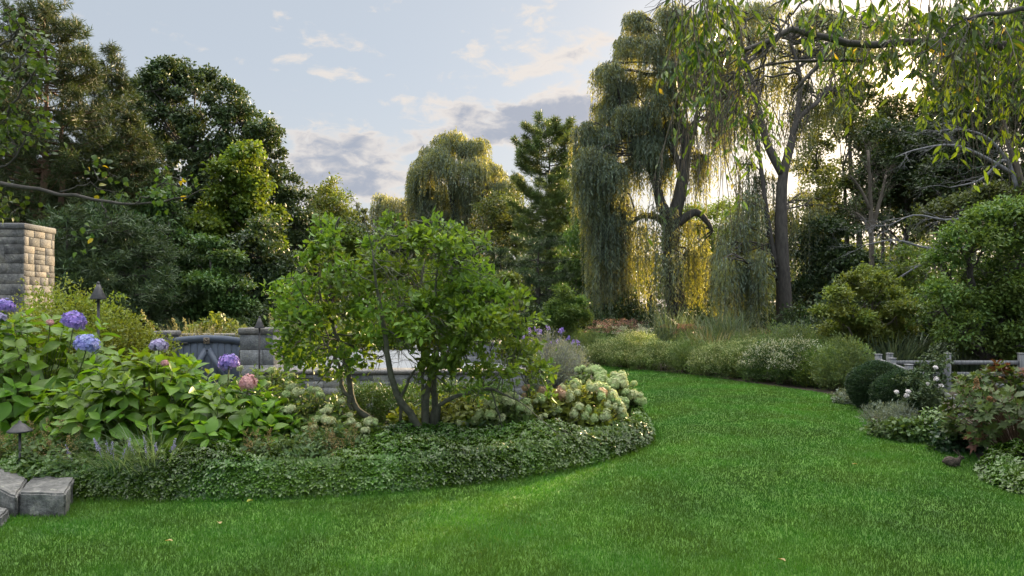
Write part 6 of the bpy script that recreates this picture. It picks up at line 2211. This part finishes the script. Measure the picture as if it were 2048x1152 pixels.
# ---- cherry overhanging from the right, its trunk outside the frame
def cherry():
    rng = R(430)
    base = np.array([5.2, 4.6, 0])
    root = empty('cherry_tree', base, 'weeping cherry overhanging the top right corner with a dark arching branch', 'tree')
    P = lambda x, y, d: at(x, y, d) - base
    g, gs, gl = Geo(), Geo(), Geo()
    trunk = spline([(0, 0, -.1), (.05, .1, 1.2), (0, -.1, 2.4), (-.2, 0, 3.3), (-.5, .1, 4.2)], 14)
    g.tube(trunk, np.linspace(.22, .10, 14), 12)
    main = [[(2330, 150, 4.7, 30), (2150, 95, 4.6, 24), (1980, 88, 4.5, 19), (1860, 84, 4.5, 16), (1720, 88, 4.5, 15), (1640, 76, 4.5, 14), (1590, 58, 4.5, 13), (1555, 72, 4.5, 12), (1500, 100, 4.4, 9), (1440, 112, 4.4, 5)],
            [(1560, 70, 4.5, 10), (1510, 112, 4.45, 8), (1470, 150, 4.4, 6), (1430, 178, 4.4, 3)], [(1655, 90, 4.5, 10), (1640, 125, 4.45, 9), (1610, 160, 4.4, 8), (1584, 184, 4.4, 5)], [(1604, 162, 4.4, 6), (1590, 148, 4.4, 5), (1540, 152, 4.4, 4), (1500, 165, 4.3, 3), (1460, 185, 4.3, 2)],
            [(1800, 112, 4.7, 7), (1700, 120, 4.7, 7), (1600, 120, 4.65, 6), (1520, 135, 4.6, 5), (1470, 160, 4.6, 3), (1430, 195, 4.5, 2)], [(1545, 78, 4.5, 6), (1530, 120, 4.5, 5), (1520, 150, 4.5, 3), (1505, 175, 4.5, 2)], [(1500, 100, 4.4, 6), (1470, 102, 4.4, 5), (1436, 106, 4.4, 3)],
            [(2250, -60, 4.2, 22), (2050, -70, 4.1, 18), (1850, -80, 4.0, 14), (1650, -70, 3.9, 11), (1480, -60, 3.9, 8), (1380, -50, 3.9, 5)], [(1560, -60, 3.9, 7), (1450, -40, 4.1, 5), (1370, -20, 4.3, 3)], [(2200, 20, 3.8, 14), (2050, 20, 3.7, 10), (1930, 40, 3.6, 6), (1880, 80, 3.6, 3)], [(1640, -20, 4.2, 6), (1590, 20, 4.2, 4), (1565, 52, 4.2, 2)]]
    for pth in main:
        q = spline([P(x, y, d) for x, y, d, w in pth], 20)
        w = np.interp(np.linspace(0, 1, 20), np.linspace(0, 1, len(pth)), [p[3] * p[2] / F / 2 for p in pth])
        q += rng.normal(size=q.shape) * .006
        g.tube(q, w, 8)
        for _ in range(5):
            i = rng.integers(9, 20)
            grow(g, rng, q[i], unit(q[i] - q[i - 1]) + rdirs(rng, 1)[0] * .6 + np.array([0, 0, -.5]), .32, max(.004, w[i] * .4), 1, 3, .5, -.05)
    g.tube(spline([trunk[10], P(2330, 150, 4.7)], 6), np.linspace(.09, .055, 6), 8)
    g.tube(spline([trunk[12], P(2250, -60, 4.2)], 6), np.linspace(.07, .04, 6), 8)

    def hang(x, y, d, L, leafy, n_leaf, Ls=.125, spread=.1):
        s = P(x, y, d)
        m = 10
        t = np.linspace(0, 1, m)
        sw = rng.normal(size=2) * .09
        q = s + np.column_stack([sw[0] * t + .02 * np.sin(t * 6 + x), sw[1] * t, -L * t])
        gs.tube(q, np.linspace(.0035, .0014, m), 4)
        for _ in range(2):
            i = rng.integers(2, 8)
            e = q[i] + np.array([rng.normal() * .06, rng.normal() * .06, -L * rng.uniform(.25, .5)])
            gs.tube(limb(rng, q[i], e, 5, .05), .0013, 3)
        if n_leaf:
            k = n_leaf
            s_ = rng.uniform(leafy[0], leafy[1], k)
            B = np.stack([np.interp(s_, t, q[:, c]) for c in range(3)], -1)
            D = rdirs(rng, k) * np.array([.8, .8, .3]) + np.array([0, 0, -.85])
            scat(gl, LANCE, B + D * .01, D, rdirs(rng, k) + np.array([0, -.4, .3]), .82 * Ls * rng.uniform(.6, 1.2, k), Ls * .22, np.clip(rng.random(k) * .9 + (rng.random(k) < .025) * .5, 0, 1))
    for _ in range(32):       # left cluster
        hang(rng.uniform(1340, 1470), rng.uniform(-60, 30), rng.uniform(3.9, 4.4), rng.uniform(.3, .85), (0, .9), 16, .10)
    for _ in range(34):       # long bare twigs below it
        hang(rng.uniform(1350, 1480), rng.uniform(60, 200), rng.uniform(4.0, 4.5), rng.uniform(.5, 1.0), (.1, 1), rng.integers(0, 7), .085)
    for _ in range(14):
        hang(rng.uniform(1470, 1560), rng.uniform(150, 230), rng.uniform(4.1, 4.4), rng.uniform(.15, .45), (.1, 1), 8, .085)
    for _ in range(12):       # along the top
        hang(rng.uniform(1470, 1800), rng.uniform(-70, -10), rng.uniform(3.8, 4.2), rng.uniform(.15, .5), (.1, 1), 12, .115)
    for _ in range(30):       # between branch and the sun
        hang(rng.uniform(1660, 1790), rng.uniform(60, 110), rng.uniform(4.3, 4.8), rng.uniform(.15, .55), (.0, 1), 11, .085)
    for _ in range(16):       # thin strands in front of the sun
        hang(rng.uniform(1775, 1880), rng.uniform(-60, 90), rng.uniform(4.0, 4.8), rng.uniform(.25, .7), (.0, 1), 12, .09)
    for _ in range(88):      # the dense right corner
        hang(rng.uniform(1840, 2180), rng.uniform(-70, 110), rng.uniform(3.6, 4.8), rng.uniform(.25, .75), (.05, 1), 17, .105)
    for _ in range(26):
        hang(rng.uniform(1900, 2080), rng.uniform(40, 160), rng.uniform(3.8, 4.5), rng.uniform(.5, .95), (.1, 1), 5, .1)
    g.build('trunk', M['bark_dark'], root, smooth=True)
    gs.build('hanging_twigs', M['bark'], root)
    gl.build('leaves', M['cherry'], root)


cherry()


# ---- small leafy tree reaching in from the left edge
def left_tree():
    rng = R(440)
    base = np.array([-5.9, 6.2, 0])
    root = empty('overhanging_tree', base, 'round leaved tree reaching in from the left edge with a long thin yellowing branch', 'tree')
    P = lambda x, y, d: at(x, y, d) - base
    g, gl = Geo(), Geo()
    g.tube(spline([(0, 0, -.1), (.05, 0, 1.2), (.1, .05, 2.4), (.2, 0, 3.6), (.3, 0, 4.6)], 14), np.linspace(.11, .04, 14), 10)
    br = [([(-290, 395), (-60, 362), (40, 374), (120, 388), (200, 400), (265, 409), (330, 402), (385, 390), (410, 378)], 11, 2, 6.0, 5), ([(-300, 320), (-80, 300), (-10, 250), (50, 175), (90, 110)], 9, 2, 6.0, 20), ([(-300, 250), (-60, 190), (20, 150), (60, 90)], 8, 2, 5.8, 16), ([(-300, 400), (-90, 330), (-20, 300), (30, 260), (90, 250)], 8, 2, 6.3, 20),
          ([(-60, 362), (0, 340), (40, 300), (70, 240)], 6, 2, 6.1, 14), ([(200, 400), (215, 430), (225, 462)], 3, 1, 6.0, 3), ([(-280, 420), (-100, 430), (-20, 425), (20, 440)], 6, 2, 6.2, 12), ([(120, 388), (160, 372), (200, 362), (240, 352)], 3, 1, 6.0, 6), ([(265, 409), (300, 390), (330, 360), (350, 350)], 3, 1, 6.0, 6),
          ([(-300, 200), (-80, 120), (0, 90), (40, 60)], 8, 2, 6.0, 12)]
    for pts, w0, w1, d, nl in br:
        q = spline([P(x, y, d) for x, y in pts], 20)
        q += rng.normal(size=q.shape) * .008
        g.tube(q, np.linspace(w0, w1, 20) * d / F / 2, 7)
        tips = []
        for _ in range(max(1, int(nl * .55))):
            i = rng.integers(8, 20)
            grow(g, rng, q[i], unit(q[i] - q[i - 1]) * .7 + rdirs(rng, 1)[0], rng.uniform(.10, .24), .004, 1, 2, .6, .0, tips)
        for t, dr in tips:
            k = 4
            scat(gl, BROAD, t + rng.normal(size=(k, 3)) * .04, rdirs(rng, k) + np.array([0, 0, -.5]), rdirs(rng, k) + np.array([0, -.3, .6]), .058 * rng.uniform(.6, 1.2, k), .046, np.clip(rng.random(k) * .85 + (.35 if t[0] + base[0] > -4.2 else 0) * rng.random(k), 0, 1))
    g.build('trunk', M['bark_dark'], root, smooth=True)
    gl.build('leaves', M['redbud'], root)


left_tree()
